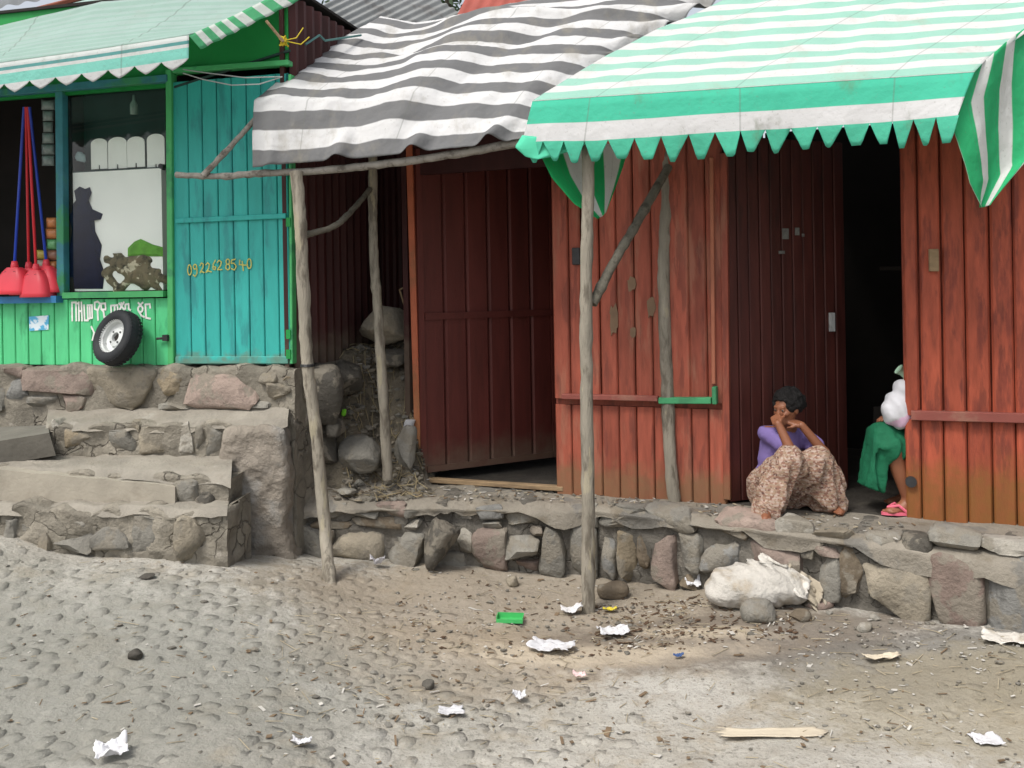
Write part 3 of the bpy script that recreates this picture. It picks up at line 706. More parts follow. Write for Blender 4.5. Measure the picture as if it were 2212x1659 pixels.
# cheek wall
def cheek(p):
    c = P(570, 1060, 6.2) + F2.n * -.26; a = np.array(F2.u); n = np.array(F2.n)
    q = p - np.array(c); x = q @ a; y = q @ n; z = q[..., 2]
    hw = .225 + .07 * np.clip(-z, 0, .5) + .02 * np.sin(z * 9)
    d = np.stack([np.abs(x) - hw + .06, np.abs(y) - .48 + .06, np.abs(z + .02 * x) - .47 + .06], -1)
    s = np.linalg.norm(np.maximum(d, 0), axis=-1) + np.minimum(d.max(-1), 0) - .055
    return s - .034 * fbm(p * 6, 4) - .018 * fbm(p * 17, 8, 3)
c_ = P(570, 1060, 6.2)
m_cheek = mk("eroded_pinkish_concrete", (.245, .215, .178), var=.2, sc=4, bump=1, bsc=24, bdist=.025, dirt=(.26, .25, .23), damt=.9, dsc=2.6, dthr=.47, rnd=.02, dirt2=(.10, .09, .075), d2sc=22, d2thr=.66, d2amt=.9)
sdf_object(cheek, c_ - Vector((.38, .4, .62)), c_ + Vector((.38, .95, .56)), .014, "cheek_wall", m_cheek, stp)

# ------------------------------------------------------------------ plank walls
def plank_row(F, x0, x1, ytop, ybot, npl, mat, parent, n=0.0, th=.025, gap=.006, ch=.006, jit=.004, edges=None):
    ua, ub = F.hit(x0, ybot)[0], F.hit(x1, ybot)[0]
    z0 = F.hit((x0 + x1) / 2, ybot)[1]; z1_ = F.hit((x0 + x1) / 2, ytop)[1]
    e = edges or [ua + (ub - ua) * i / npl for i in range(npl + 1)]
    for a, b in zip(e[:-1], e[1:]):
        dn = random.uniform(-jit, jit)
        MB().box(F, a + gap / 2, b - gap / 2, n - th + dn, n + dn, z0 + random.uniform(-.006, .0), z1_, ch).build("plank", mat, parent)
    return ua, ub, z0, z1_
def bar(F, xa, ya, xb, yb, w_, n0, n1, mat, parent, name, vertical=False):
    """a batten between two photo points, w_ wide, from n0 to n1 off the plane"""
    A, B = F.hit(xa, ya, n1), F.hit(xb, yb, n1)
    m = MB()
    if vertical: pr = [(A[0] - w_ / 2, A[1]), (A[0] + w_ / 2, A[1]), (B[0] + w_ / 2, B[1]), (B[0] - w_ / 2, B[1])]
    else: pr = [(A[0], A[1] - w_ / 2), (B[0], B[1] - w_ / 2), (B[0], B[1] + w_ / 2), (A[0], A[1] + w_ / 2)]
    pts = [F.pt(u, n0, z) for u, z in pr] + [F.pt(u, n1, z) for u, z in pr]
    m.add(pts, [(0, 3, 2, 1), (4, 5, 6, 7), (0, 1, 5, 4), (1, 2, 6, 5), (2, 3, 7, 6), (3, 0, 4, 7)])
    o = m.build(name, mat, parent)
    bv = o.modifiers.new("edge", 'BEVEL'); bv.width = .004; bv.segments = 1
    return o
def corrugated(corners, nribs, amp, mat, parent, name, rows=4, box=True, sub=8):
    """ribbed sheet between bottom-left, bottom-right, top-right, top-left; ribs run bottom to top"""
    bl, br, tr, tl = [np.array(c) for c in corners]; nrm = np.cross(br - bl, tl - bl); nrm /= np.linalg.norm(nrm)
    n = nribs * sub + 1; s = np.linspace(0, 1, n); t = np.linspace(0, 1, rows + 1)
    Gd = (bl[None, None] * (1 - s)[:, None, None] + br[None, None] * s[:, None, None]) * (1 - t)[None, :, None] + (tl[None, None] * (1 - s)[:, None, None] + tr[None, None] * s[:, None, None]) * t[None, :, None]
    ph = (s * nribs) % 1.0
    h = (np.clip((np.abs(ph - .5) * -1 + .3) / .1, 0, 1)) if box else .5 + .5 * np.sin(ph * 2 * math.pi)
    Gd = Gd + (h * amp)[:, None, None] * nrm
    return MB().grid(Gd).build(name, mat, parent, True, sharp=25)
def panel(F, u0, u1, n0, n1, z0, z1_, mat, parent, name): return MB().box(F, u0, u1, n0, n1, z0, z1_).build(name, mat, parent)

# ------------------------------------------------------------------ green and teal shop
shop = thing("corner_shop", "green and teal wooden shop with window and counter on the stone plinth", "shop", tuple(FS.pt(FS.hit(300, 787)[0], 0, ZS)))
uA, uB = FS.hit(-420, 787)[0], FS.hit(632, 787)[0]
zc = FS.hit(200, 650)[1]; ztop = FS.hit(500, 40)[1] + .2; zdoor = FS.hit(500, 165)[1]
lw = bpy.data.objects.new("counter_front", None)  # placeholder replaced below
bpy.data.objects.remove(lw)
cf = panel(FS, FS.hit(-420, 700)[0], FS.hit(366, 700)[0], -.06, -.03, ZS, zc, m_green, shop, "counter_front")
e = [FS.hit(x, 750)[0] for x in (-420, -380, -340, -300, -262, -225, -190, -155, -120, -90, -60, -28, 5, 33, 61, 89, 118, 148, 173, 199, 226, 254, 281, 308, 336, 366)]
plank_row(FS, -420, 366, 650, 786, 0, m_green, cf, 0, .028, .007, .005, .002, e)
panel(FS, FS.hit(-420, 640)[0], FS.hit(136, 640)[0], -.30, .07, FS.hit(60, 655, .07)[1], FS.hit(60, 640, .07)[1], m_blue, shop, "counter_shelf")
panel(FS, FS.hit(134, 640, .05)[0], FS.hit(352, 640, .05)[0], -.10, .05, FS.hit(240, 643, .05)[1], FS.hit(240, 630, .05)[1], m_greentrim, shop, "window_sill")
bar(FS, 126, 190, 130, 640, .062, -.05, .012, m_bluepost, shop, "post", True)
bar(FS, 363, 150, 368, 787, .045, -.05, .02, m_greentrim, shop, "post", True)
bar(FS, -420, 236, 360, 168, .05, -.05, .03, m_bluepost, shop, "lintel")
bar(FS, 372, 152, 622, 134, .035, -.04, .03, m_greentrim, shop, "lintel")
# window
win = panel(FS, FS.hit(140, 400)[0], FS.hit(356, 400)[0], -.045, -.040, FS.hit(240, 628)[1], FS.hit(240, 200)[1], m_glass, shop, "window_pane")
m_backdrop = mk("card_and_reflection_white", (.92, .915, .88), var=.06, sc=3, rough=.7, bump=.05, rnd=.02)
db = panel(FS, FS.hit(138, 400, -.12)[0], FS.hit(357, 400, -.12)[0], -.13, -.075, FS.hit(240, 628, -.12)[1], FS.hit(240, 371, -.12)[1], m_backdrop, shop, "reflection_board")  # white board stands in for the sky mirrored in the glass
# white scalloped cards
for i, (xa, xb, yt, yb) in enumerate(((197, 232, 300, 366), (234, 274, 297, 365), (275, 313, 296, 362), (318, 356, 290, 364))):
    ua, zb = FS.hit(xa, yb, -.1); ub, _ = FS.hit(xb, yb, -.1); zt = FS.hit(xa, yt, -.1)[1]; rr = (ub - ua) / 2
    pts = [(ua, zb), (ua + rr * .9, zb), (ua + rr * .93, zb + .03), (ua + rr * 1.07, zb + .03), (ua + rr * 1.1, zb), (ub, zb)]
    pts += [(ua + rr + rr * math.cos(t), zt - rr * .55 + rr * .55 * math.sin(t)) for t in np.linspace(0, math.pi, 9)]
    A = [FS.pt(u, -.1, z) for u, z in pts]; B = [FS.pt(u, -.106, z) for u, z in pts]; K = len(pts)
    MB().add(A + B, [tuple(range(K)), tuple(range(2 * K - 1, K - 1, -1))] + [(j, K + j, K + (j + 1) % K, (j + 1) % K) for j in range(K)]).build("price_card", m_backdrop, db)
m_dkshelf = mk("dark_green_shelf", (.02, .045, .04), var=.3, sc=6, rough=.6, bump=0)
panel(FS, FS.hit(138, 370, -.1)[0], FS.hit(357, 370, -.1)[0], -.12, -.08, FS.hit(240, 374, -.1)[1], FS.hit(240, 367, -.1)[1], m_dkshelf, db, "shelf")
panel(FS, FS.hit(138, 300, -.2)[0], FS.hit(357, 300, -.2)[0], -.22, -.2, FS.hit(240, 374, -.2)[1], FS.hit(240, 190, -.2)[1], m_dkshelf, shop, "window_back")
# interior shell
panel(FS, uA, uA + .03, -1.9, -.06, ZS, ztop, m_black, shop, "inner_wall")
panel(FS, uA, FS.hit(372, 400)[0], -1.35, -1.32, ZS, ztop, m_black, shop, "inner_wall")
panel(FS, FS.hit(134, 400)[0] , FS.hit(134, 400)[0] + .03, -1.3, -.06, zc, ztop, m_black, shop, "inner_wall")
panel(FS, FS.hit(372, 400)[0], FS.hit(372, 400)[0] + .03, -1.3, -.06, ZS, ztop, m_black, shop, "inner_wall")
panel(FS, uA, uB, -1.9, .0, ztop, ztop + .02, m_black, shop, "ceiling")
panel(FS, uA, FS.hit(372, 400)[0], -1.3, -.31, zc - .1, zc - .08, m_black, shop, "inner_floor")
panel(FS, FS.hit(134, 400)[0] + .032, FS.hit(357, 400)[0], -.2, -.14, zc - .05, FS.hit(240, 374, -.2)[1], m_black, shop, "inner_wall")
# upper front above the door, green
panel(FS, FS.hit(372, 100)[0], uB, -.05, -.02, FS.hit(500, 150)[1], ztop, m_dkgreen, shop, "gable_panel")
panel(FS, uA, FS.hit(372, 100)[0] - .004, -.05, -.02, FS.hit(240, 196)[1], ztop, m_dkgreen, shop, "fascia")
bar(FS, 375, 188, 626, 108, .018, -.02, .0, m_dkshelf, shop, "batten")
# teal door
door = panel(FS, FS.hit(374, 500)[0], FS.hit(624, 500)[0], -.05, -.03, ZS + .004, zdoor, m_teal, shop, "door")
e = [FS.hit(x, 600)[0] for x in (374, 410, 441, 473, 505, 537, 569, 601, 625)]
plank_row(FS, 374, 625, 168, 786, 0, m_teal, door, -.004, .024, .006, .005, .0015, e)
bar(FS, 378, 477, 617, 466, .035, -.01, .018, m_teal, door, "rail")
bar(FS, 378, 778, 622, 778, .05, -.01, .010, m_teal, door, "rail")
bar(FS, 625, 160, 629, 786, .02, -.04, .022, m_greentrim, door, "edge_strip", True)
for y in (480, 722, 765):
    c_ = FS.hit(624, y, .02); MB().box(FS, c_[0] - .016, c_[0] + .016, .005, .03, c_[1] - .03, c_[1] + .03).build("hinge", m_dkgreen, door)
c_ = FS.hit(358, 727, .03); m = MB(); m.box(FS, c_[0] - .018, c_[0] + .02, .0, .045, c_[1] - .03, c_[1] + .012)
m.tube([FS.pt(c_[0] - .01, .025, c_[1] - .01), FS.pt(c_[0] - .07, .03, c_[1] - .015)], .009, 8); m.build("latch", m_dkmetal, shop)
c_ = FS.hit(352, 360, .0); MB().tube([FS.pt(c_[0], -.02, c_[1]), FS.pt(c_[0], .03, c_[1])], .018, 10).build("knob", m_dkmetal, shop)

# painted writing
def strokes(F, lines, width, n, mat, parent, name, mapper):
    m = MB()
    for ln in lines:
        q = [F.hit(*mapper(x, y), n) for x, y in ln]
        for (u0, z0), (u1, z1_) in zip(q[:-1], q[1:]):
            d = Vector((u1 - u0, z1_ - z0)); l = d.length
            if l < 1e-5: continue
            d /= l; s = Vector((-d.y, d.x)) * width / 2; e_ = d * width * .35
            pr = [(u0 - e_.x - s.x, z0 - e_.y - s.y), (u1 + e_.x - s.x, z1_ + e_.y - s.y), (u1 + e_.x + s.x, z1_ + e_.y + s.y), (u0 - e_.x + s.x, z0 - e_.y + s.y)]
            n2 = n + .0002 * (len(m.f) % 7)
            m.add([F.pt(u, n2, z) for u, z in pr], [(0, 1, 2, 3)])
    return m.build(name, mat, parent)
def oval(cx, cy, rx, ry, a0=0, a1=360, k=14): return [(cx + rx * math.cos(R(a0 + (a1 - a0) * i / k)), cy + ry * math.sin(R(a0 + (a1 - a0) * i / k))) for i in range(k + 1)]
mapA = lambda x, y: (132.7 + x * .12, 619.4 + y * .12)
amh = [[(195, 610), (190, 285), (262, 280), (268, 610)], [(312, 280), (318, 610)], [(360, 280), (372, 610)], [(312, 440), (366, 440)], [(268, 300), (312, 300)],
       [(408, 330), (418, 605), (478, 605), (470, 330)], [(470, 335), (550, 330), (556, 560), (485, 575)], [(510, 335), (518, 570)],
       [(690, 300), (650, 265), (600, 285), (600, 400), (650, 420), (660, 600)], [(655, 430), (690, 330)],
       [(720, 400), (715, 305), (790, 300), (795, 410), (725, 410), (760, 450), (770, 550), (805, 545)],
       [(900, 480), (893, 340), (955, 335), (960, 460)], [(955, 340), (1010, 330), (1015, 440)],
       [(1040, 300), (1130, 410)], [(1125, 280), (1050, 410)], [(1080, 290), (1090, 340)], [(1150, 400), (1150, 320), (1210, 310), (1212, 400), (1240, 420)],
       [(1385, 290), (1420, 330), (1465, 285)], oval(1422, 400, 42, 55), [(1400, 450), (1440, 520), (1490, 545)],
       [(1598, 380), (1590, 312), (1512, 320), (1525, 560), (1600, 575)],
       [(540, 720), (590, 830), (560, 960)]]
strokes(FS, amh, .0135, .0045, m_white, cf, "painted_lettering", mapA)["kind"] = "stuff"
mapB = lambda x, y: (380.5 + x * .084, 530.9 + y * .084)
num = [oval(345, 620, 48, 130), oval(487, 540, 42, 60), [(530, 540), (538, 700), (490, 790), (440, 750)],
       [(615, 510), (650, 440), (700, 470), (690, 560), (620, 690), (665, 660), (720, 690)], [(765, 490), (810, 435), (855, 480), (835, 590), (770, 680), (830, 650), (905, 670)],
       [(1010, 370), (955, 470), (945, 590), (1000, 615), (1020, 550), (955, 530)], [(1060, 430), (1105, 375), (1165, 420), (1140, 510), (1065, 615), (1180, 610)],
       oval(1330, 410, 45, 65), oval(1330, 545, 52, 72), [(1520, 345), (1430, 370), (1420, 450), (1490, 450), (1545, 530), (1500, 620), (1420, 590)],
       [(1640, 370), (1625, 480), (1740, 495)], [(1700, 400), (1730, 640)], [(1760, 500), (1800, 495)], oval(1880, 460, 52, 125)]
strokes(FS, num, .0085, .0035, m_yellow, door, "phone_number", mapB)["kind"] = "stuff"
# small blue and white sticker
st_ = [FS.hit(x, y, .004) for x, y in ((64, 715), (105, 712), (106, 681), (63, 684))]
def sticker_mat():
    m, t, N, L = _nodes("blue_white_sticker"); g = N("ShaderNodeNewGeometry"); v = noise_(N, L, g.outputs[0], 17, 3)
    c = mixc(N, L, ramp_(N, L, v, .45, .55), (.10, .42, .66), (.70, .80, .85)); finish(N, L, t, c, .4, None, 0); return m
MB().quadprism([FS.pt(u, .007, z) for u, z in st_], .004).build("sticker", sticker_mat(), cf)

# side wall of the shop: dark maroon corrugated sheets running back, then the dark back wall of the gap
FSide = Frame(tuple(FS.pt(uB + .004, 0, 0))[:2], tuple(FS.pt(uB + .004, -1, 0))[:2])
z_a, z_b = 1.05, 3.94
for i in range(3):
    a, b = .02 + i * .5, .02 + (i + 1) * .5
    corrugated([FSide.pt(a, .0 + .004 * i, z_a), FSide.pt(b, .004 * i, z_a), FSide.pt(b, .004 * i, z_b), FSide.pt(a, .004 * i, z_b)], 4, .028, m_maroon, shop, "metal_sheet")
panel(FSide, .0, 1.55, -.06, -.03, z_a, z_b, m_maroon, shop, "side_wall")
panel(FS, uA, uB, -1.93, -1.9, ZS - .4, ztop, m_black, shop, "back_wall")

# ------------------------------------------------------------------ red shacks
sh1 = thing("red_shack", "faded red plank shack with half open tin door behind the grey striped awning", "shack", tuple(FR_.pt(FR_.hit(1200, 1055)[0], 0, ZR)))
ZT1 = 3.12
uF = FR_.hit(893, 1000)[0]; uD = FR_.hit(1208, 1000)[0]; uP = FR_.hit(1570, 1000)[0]
ztin = FR_.hit(1000, 322)[1]
bar(FR_, 882, 300, 904, 1042, .05, -.06, .0, m_orange, sh1, "door_post", True)
A0, A1 = FR_.hit(908, 1037), FR_.hit(1216, 1056)
bar(FR_, 908, 1037, 1216, 1057, .032, -.06, .0, m_timber, sh1, "door_sill")
# tin door leaf swung inwards, hinged at the orange post
pL = P(908, 1026, 6.76); aL = 24
dirL = Vector((math.cos(R(29)), math.sin(R(29)) , 0))
FL_ = Frame((pL.x, pL.y), (pL.x + dirL.x, pL.y + dirL.y))
zl0, zl1 = pL.z + .015, 2.97
leafW = 1.17
leaf = MB().box(FL_, 0, leafW, -.03, -.012, zl0, zl1).build("door", m_leaf, sh1)
nsh = 6
for i in range(nsh):
    a, b = .03 + (leafW - .06) * i / nsh, .03 + (leafW - .06) * (i + 1) / nsh
    MB().box(FL_, a + .004, b - .004, -.012, .010, zl0 + .02, zl1 - .01, .014).build("metal_strip", m_leaf, leaf)
MB().box(FL_, .0, .045, -.012, .022, zl0, zl1).build("stile", m_leaf, leaf)
MB().box(FL_, leafW - .04, leafW, -.012, .022, zl0, zl1).build("stile", m_leaf, leaf)
MB().box(FL_, .05, leafW - .045, .012, .028, 1.72, 1.77).build("rail", m_leaf, leaf)
MB().box(FL_, .05, leafW - .045, .012, .024, zl0, zl0 + .045).build("rail", m_leaf, leaf)
# plank front with shutter
ex = [1200, 1236, 1263, 1301, 1339, 1376, 1414, 1450, 1495, 1532, 1570]
e = [FR_.hit(x, 1000)[0] for x in ex]
fr = panel(FR_, e[0], e[-1], -.07, -.04, ZR - .02, ZT1 - .02, m_redboard, sh1, "front_wall")
random.seed(3)
for i, (a, b) in enumerate(zip(e[:-1], e[1:])):
    dn = random.uniform(-.004, .006)
    MB().box(FR_, a + .003, b - .003, -.04, -.004 + dn, ZR - .01, FR_.hit(1400, 880)[1], .008).build("plank", m_redboard, fr)
    MB().box(FR_, a + .003 + random.uniform(-.004, .004), b - .003 + random.uniform(-.003, .003), -.04, .006 + dn, FR_.hit(1400, 866)[1], ZT1 - .03, .009).build("plank", m_redboard, fr)
bar(FR_, 1212, 857, 1420, 862, .034, -.02, .055, m_redledge, fr, "ledge")
bar(FR_, 1422, 866, 1536, 866, .040, -.02, .055, m_greenold, fr, "ledge_end")
bar(FR_, 1542, 836, 1543, 874, .028, -.02, .075, m_greenold, fr, "bracket", True)
bar(FR_, 1536, 340, 1541, 830, .024, -.02, .035, mk("pale_red_strip", (.33, .12, .07), var=.3, sc=6, rough=.7, stretch=(3, 3, 1), dirt=(.18, .05, .03), damt=.6), fr, "shutter_edge", True)
bar(FR_, 1562, 330, 1570, 1080, .045, -.06, .022, m_redboard, fr, "door_post", True)
bar(FR_, 1243, 535, 1244, 572, .055, -.02, .03, m_dkmetal, fr, "hasp", True)
# bare green-grey patches where the paint has gone
m_patch = mk("worn_green_undercoat", (.145, .095, .06), var=.3, sc=9, rough=.8, bump=.2)
for cx, cy, rx, ry in ((1326, 690, 10, 34), (1364, 615, 10, 17), (1367, 718, 7, 12), (1406, 665, 10, 22)):
    u0, z0 = FR_.hit(cx, cy, .013); du = rx / 330; dz = ry / 330; rr = random.Random(cx)
    pts = [(u0 + du * rr.uniform(.7, 1.15) * math.copysign(abs(math.cos(R(a))) ** .6, math.cos(R(a))), z0 + dz * rr.uniform(.55, 1.2) * math.copysign(abs(math.sin(R(a))) ** .6, math.sin(R(a)))) for a in range(0, 360, 24)]
    MB().add([FR_.pt(u, .0128, z) for u, z in pts] + [FR_.pt(u, .004, z) for u, z in pts], [tuple(range(15))] + [(i, i + 15, (i + 1) % 15 + 15, (i + 1) % 15) for i in range(15)]).build("bare_patch", m_patch, fr)
# inside of shack one
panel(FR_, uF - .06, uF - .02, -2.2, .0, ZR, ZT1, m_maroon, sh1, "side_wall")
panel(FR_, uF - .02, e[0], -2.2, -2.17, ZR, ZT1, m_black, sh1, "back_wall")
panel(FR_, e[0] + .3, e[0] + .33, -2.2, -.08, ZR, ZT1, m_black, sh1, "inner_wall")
corrugated([FR_.pt(uF - .1, .05, ZT1), FR_.pt(uP + .2, .05, ZT1), FR_.pt(uP + .2, -2.3, ZT1 + .35), FR_.pt(uF - .1, -2.3, ZT1 + .35)], 14, .02, m_iron, sh1, "roof", 3, False)
panel(FR_, uF - .02, e[0], -.06, -.02, 2.78, ZT1, m_maroon, sh1, "door_head")

ZT1 = 3.26
sh2 = thing("red_shack", "bright red plank shack with dark doorway where a woman sits", "shack", tuple(FR_.pt(FR_.hit(1955, 1115)[0], 0, ZR)))
# dark door leaf standing open inwards
hp = FR_.pt(uP + .015, -.02, 0); FD = Frame((hp.x, hp.y), (hp.x + math.cos(R(22)), hp.y + math.sin(R(22))))
dl = MB().box(FD, 0, .96, -.04, -.022, ZR + .015, 2.9).build("door", m_leafdk, sh2)
for i in range(11):
    a, b = .96 * i / 11, .96 * (i + 1) / 11
    MB().box(FD, a + .003, b - .003, -.022, .0 + random.uniform(-.003, .003), ZR + .02, 2.89, .006).build("plank", m_leafdk, dl)
c_ = FD.hit(1797, 690, .01); MB().box(FD, c_[0] - .018, c_[0] + .014, 0, .025, c_[1] - .08, c_[1] + .045).build("lock", m_steel, dl)
for (x, y, w_, h_) in ((1697, 505, .05, .07), (1722, 500, .035, .05), (1689, 545, .045, .02), (1735, 508, .02, .02)):
    c_ = FD.hit(x, y, .005); MB().box(FD, c_[0] - w_ / 2, c_[0] + w_ / 2, 0, .006, c_[1] - h_ / 2, c_[1] + h_ / 2).build("torn_paper", mk("grey_paper", (.16, .16, .15), var=.4, sc=30), dl)
ex = [1957, 1992, 2041, 2092, 2146, 2197, 2250, 2303, 2358, 2412, 2468, 2524, 2582, 2640]
e = [FR_.hit(x, 1080)[0] for x in ex]
f2 = panel(FR_, e[0], e[-1], -.07, -.04, ZR - .05, ZT1, m_red, sh2, "front_wall")
random.seed(5)
for i, (a, b) in enumerate(zip(e[:-1], e[1:])):
    dn = random.uniform(-.004, .006)
    zl = FR_.hit(2080, 905)[1]
    MB().box(FR_, a + .004, b - .004, -.04, .0 + dn, ZR - .05, zl - .012, .009).build("plank", m_red, f2)
    MB().box(FR_, a + .004 + random.uniform(-.004, .004), b - .004, -.04, .008 + dn, zl + .012, ZT1, .011).build("plank", m_red, f2)
bar(FR_, 1968, 898, 2640, 915, .055, -.02, .05, m_redledge, f2, "ledge")
c_ = FR_.hit(2020, 562, .02); MB().box(FR_, c_[0] - .035, c_[0] + .02, .0, .05, c_[1] - .065, c_[1] + .065, .006).build("wooden_block", m_timber, f2)
c_ = FR_.hit(1968, 1041, .02); MB().tube([FR_.pt(c_[0], -.01, c_[1]), FR_.pt(c_[0], .03, c_[1])], .032, 12).build("knob", m_dkmetal, f2)
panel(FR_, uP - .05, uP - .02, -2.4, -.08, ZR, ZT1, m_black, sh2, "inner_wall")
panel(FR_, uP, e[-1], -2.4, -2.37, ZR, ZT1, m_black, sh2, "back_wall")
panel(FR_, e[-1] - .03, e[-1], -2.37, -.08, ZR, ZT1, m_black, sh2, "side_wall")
panel(FR_, uP, e[0] - .002, -.07, -.03, 2.92, ZT1, m_maroon, sh2, "door_head")
corrugated([FR_.pt(uP + .2, .06, ZT1 + .02), FR_.pt(e[-1], .06, ZT1 + .02), FR_.pt(e[-1], -2.5, ZT1 + .5), FR_.pt(uP + .2, -2.5, ZT1 + .5)], 14, .02, m_iron, sh2, "roof", 3, False)
# things dimly seen inside
m_dim = mk("dim_brown_wood", (.02, .016, .013), var=.3)
bar(Frame(tuple(FR_.pt(0, -1.2, 0))[:2], tuple(FR_.pt(1, -1.2, 0))[:2]), 1900, 580, 1952, 580, .03, -.3, 0, m_dim, sh2, "shelf")
bar(Frame(tuple(FR_.pt(0, -.9, 0))[:2], tuple(FR_.pt(1, -.9, 0))[:2]), 1895, 880, 1895, 1010, .05, -.05, 0, m_dim, sh2, "inner_post", True)

# wall closing the gap between shop and shack
FB = Frame((-1.6, 7.72), (-.4, 7.60))
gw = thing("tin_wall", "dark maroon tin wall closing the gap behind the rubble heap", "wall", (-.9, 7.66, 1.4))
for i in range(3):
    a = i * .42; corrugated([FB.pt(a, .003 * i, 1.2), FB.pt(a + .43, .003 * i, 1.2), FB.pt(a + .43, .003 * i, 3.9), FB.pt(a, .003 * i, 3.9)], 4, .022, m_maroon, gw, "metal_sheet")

# ------------------------------------------------------------------ awnings
def coons(front, back, left, right, ns, nt_):
    def res(poly, n):
        p = np.array([tuple(x) for x in poly]); d = np.r_[0, np.cumsum(np.linalg.norm(np.diff(p, axis=0), axis=1))]; d /= d[-1]
        t = np.linspace(0, 1, n); return np.stack([np.interp(t, d, p[:, k]) for k in range(3)], -1)
    f, b, l, r = res(front, ns), res(back, ns), res(left, nt_), res(right, nt_)
    s = np.linspace(0, 1, ns)[:, None, None]; t = np.linspace(0, 1, nt_)[None, :, None]
    ruled = (1 - t) * f[:, None] + t * b[:, None] + (1 - s) * l[None] + s * r[None]
    bil = (1 - s) * (1 - t) * f[0] + s * (1 - t) * f[-1] + (1 - s) * t * b[0] + s * t * b[-1]
    S_, T_ = np.meshgrid(np.linspace(0, 1, ns), np.linspace(0, 1, nt_), indexing='ij')
    return ruled - bil, S_, T_
def normals(Gd):
    a = np.gradient(Gd, axis=0); b = np.gradient(Gd, axis=1); n = np.cross(a, b); return n / np.maximum(np.linalg.norm(n, axis=-1, keepdims=True), 1e-9)
def cloth(Gd, S_, T_, name, mat, parent):
    o = MB().grid(Gd, np.stack([S_, T_], -1)).build(name, mat, parent, True)
    so = o.modifiers.new("thickness", 'SOLIDIFY'); so.thickness = .003
    return o

# grey and white striped sheet over the gap
gt = thing("striped_awning", "grey and white striped cloth awning sagging on crooked sticks", "awning", tuple(P(800, 370, 5.8)))
front = [P(546, 362, 5.80), P(640, 352, 5.79), P(740, 345, 5.76), P(840, 336, 5.72), P(960, 322, 5.68), P(1050, 313, 5.65), P(1150, 296, 5.62)]
back = [P(822, 36, 7.4), P(900, 50, 7.35), P(985, 36, 7.25), P(1100, 8, 7.15), P(1250, -14, 7.05), P(1430, -34, 6.95), P(1600, -40, 6.9)]
left = [P(546, 362, 5.80), P(545, 290, 5.84), P(549, 218, 5.92), P(610, 168, 6.3), P(690, 112, 6.75), P(760, 70, 7.1), P(822, 36, 7.4)]
right = [P(1150, 296, 5.62), P(1215, 240, 5.82), P(1320, 140, 6.25), P(1450, 52, 6.6), P(1600, -40, 6.9)]
Gd, S_, T_ = coons(front, back, left, right, 150, 150)
nn = normals(Gd)
if nn[..., 2].mean() < 0: nn = -nn
inn = np.sin(math.pi * np.clip(T_, 0, 1)) ** .6 * sstep(0, .06, S_)
q = np.stack([S_ * 3.2, T_ * 2.6, S_ * 0], -1)
w1 = np.sin(2 * math.pi * (S_ * 2.6 + T_ * .35 + .35 * fbm(q, 2))) * .030
w2 = np.sin(2 * math.pi * (S_ * 5.2 - T_ * 1.0 + .5 * fbm(q * 1.7, 5))) * .014 * (1.1 - T_)
fold = -.035 * np.exp(-((T_ - (.86 - .42 * S_ - .12 * np.sin(S_ * 5))) / .035) ** 2) * sstep(.05, .25, S_) * (1 - sstep(.6, .8, S_))
fold2 = .045 * np.exp(-((T_ - (.95 - .25 * S_)) / .03) ** 2) * sstep(.15, .3, S_) * (1 - sstep(.75, .95, S_))
frontrag = .075 * np.maximum(0, np.sin(2 * math.pi * (S_ * 3.7 + .1))) ** 3 * (1 - sstep(.0, .14, T_)) * sstep(.03, .1, S_)
ruff = .055 * np.sin(2 * math.pi * (T_ * 9 + .4 * fbm(q * 3, 9))) * sstep(.90, .99, S_) * sstep(.25, .5, T_)
ndl = (w1 + w2) * inn + fold + fold2 + frontrag + ruff + .012 * fbm(q * 4, 12) * inn + .006 * fbm(q * 11, 13)
Gd = Gd + ndl[..., None] * nn
Gd[..., 2] += .06 * np.sin(math.pi * S_) * np.sin(math.pi * T_)
Tw = T_ + .010 * fbm(q * 2, 17) + .012 * np.sin(2 * math.pi * (S_ * 1.3 + .1)) * inn
m_grey = stripes("grey_white_striped_cloth", (.62, .62, .62), (.165, .167, .17), 8.5, .52, .62, .18, .05, (.30, .275, .22), .45, .50)
cloth(Gd, S_, Tw, "canopy", m_grey, gt)
# the loose flap of the same cloth at its lower left corner
fl = [[P(546, 362, 5.78), P(600, 358, 5.74), P(655, 352, 5.72)], [P(560, 340, 5.76), P(615, 330, 5.7), P(662, 318, 5.70)], [P(575, 330, 5.78), P(620, 318, 5.74), P(660, 310, 5.76)]]

# green and white striped awning
ga = thing("striped_awning", "mint green and white striped awning with zigzag valance over the plank front", "awning", tuple(P(1600, 240, 5.1)))
vT = [(1150, 219, 5.52), (1300, 209, 5.38), (1500, 196, 5.2), (1700, 183, 5.04), (1900, 170, 4.88), (2105, 156, 4.70)]
front = [P(*a) for a in vT]
back = [P(1560, 2, 6.3), P(1750, -14, 6.12), P(1950, -28, 5.93), P(2150, -42, 5.75), P(2430, -62, 5.5)]
left = [front[0], P(1215, 175, 5.7), P(1300, 122, 5.9), P(1420, 58, 6.1), P(1560, 2, 6.3)]
right = [front[-1], P(2140, 116, 4.85), P(2200, 78, 5.02), P(2300, 10, 5.25), P(2430, -62, 5.5)]
Gd, S_, T_ = coons(front, back, left, right, 110, 70)
nn = normals(Gd); nn = nn if nn[..., 2].mean() > 0 else -nn
q = np.stack([S_ * 5, T_ * 2.4, S_ * 0], -1)
Gd += ((-.02 * np.sin(math.pi * T_) + .013 * fbm(q, 3) + .004 * np.sin(2 * math.pi * (S_ * 7 + T_ * 1.1 + fbm(q * .6, 4))) + .005 * fbm(q * 3, 21)) * sstep(0, .16, T_))[..., None] * nn
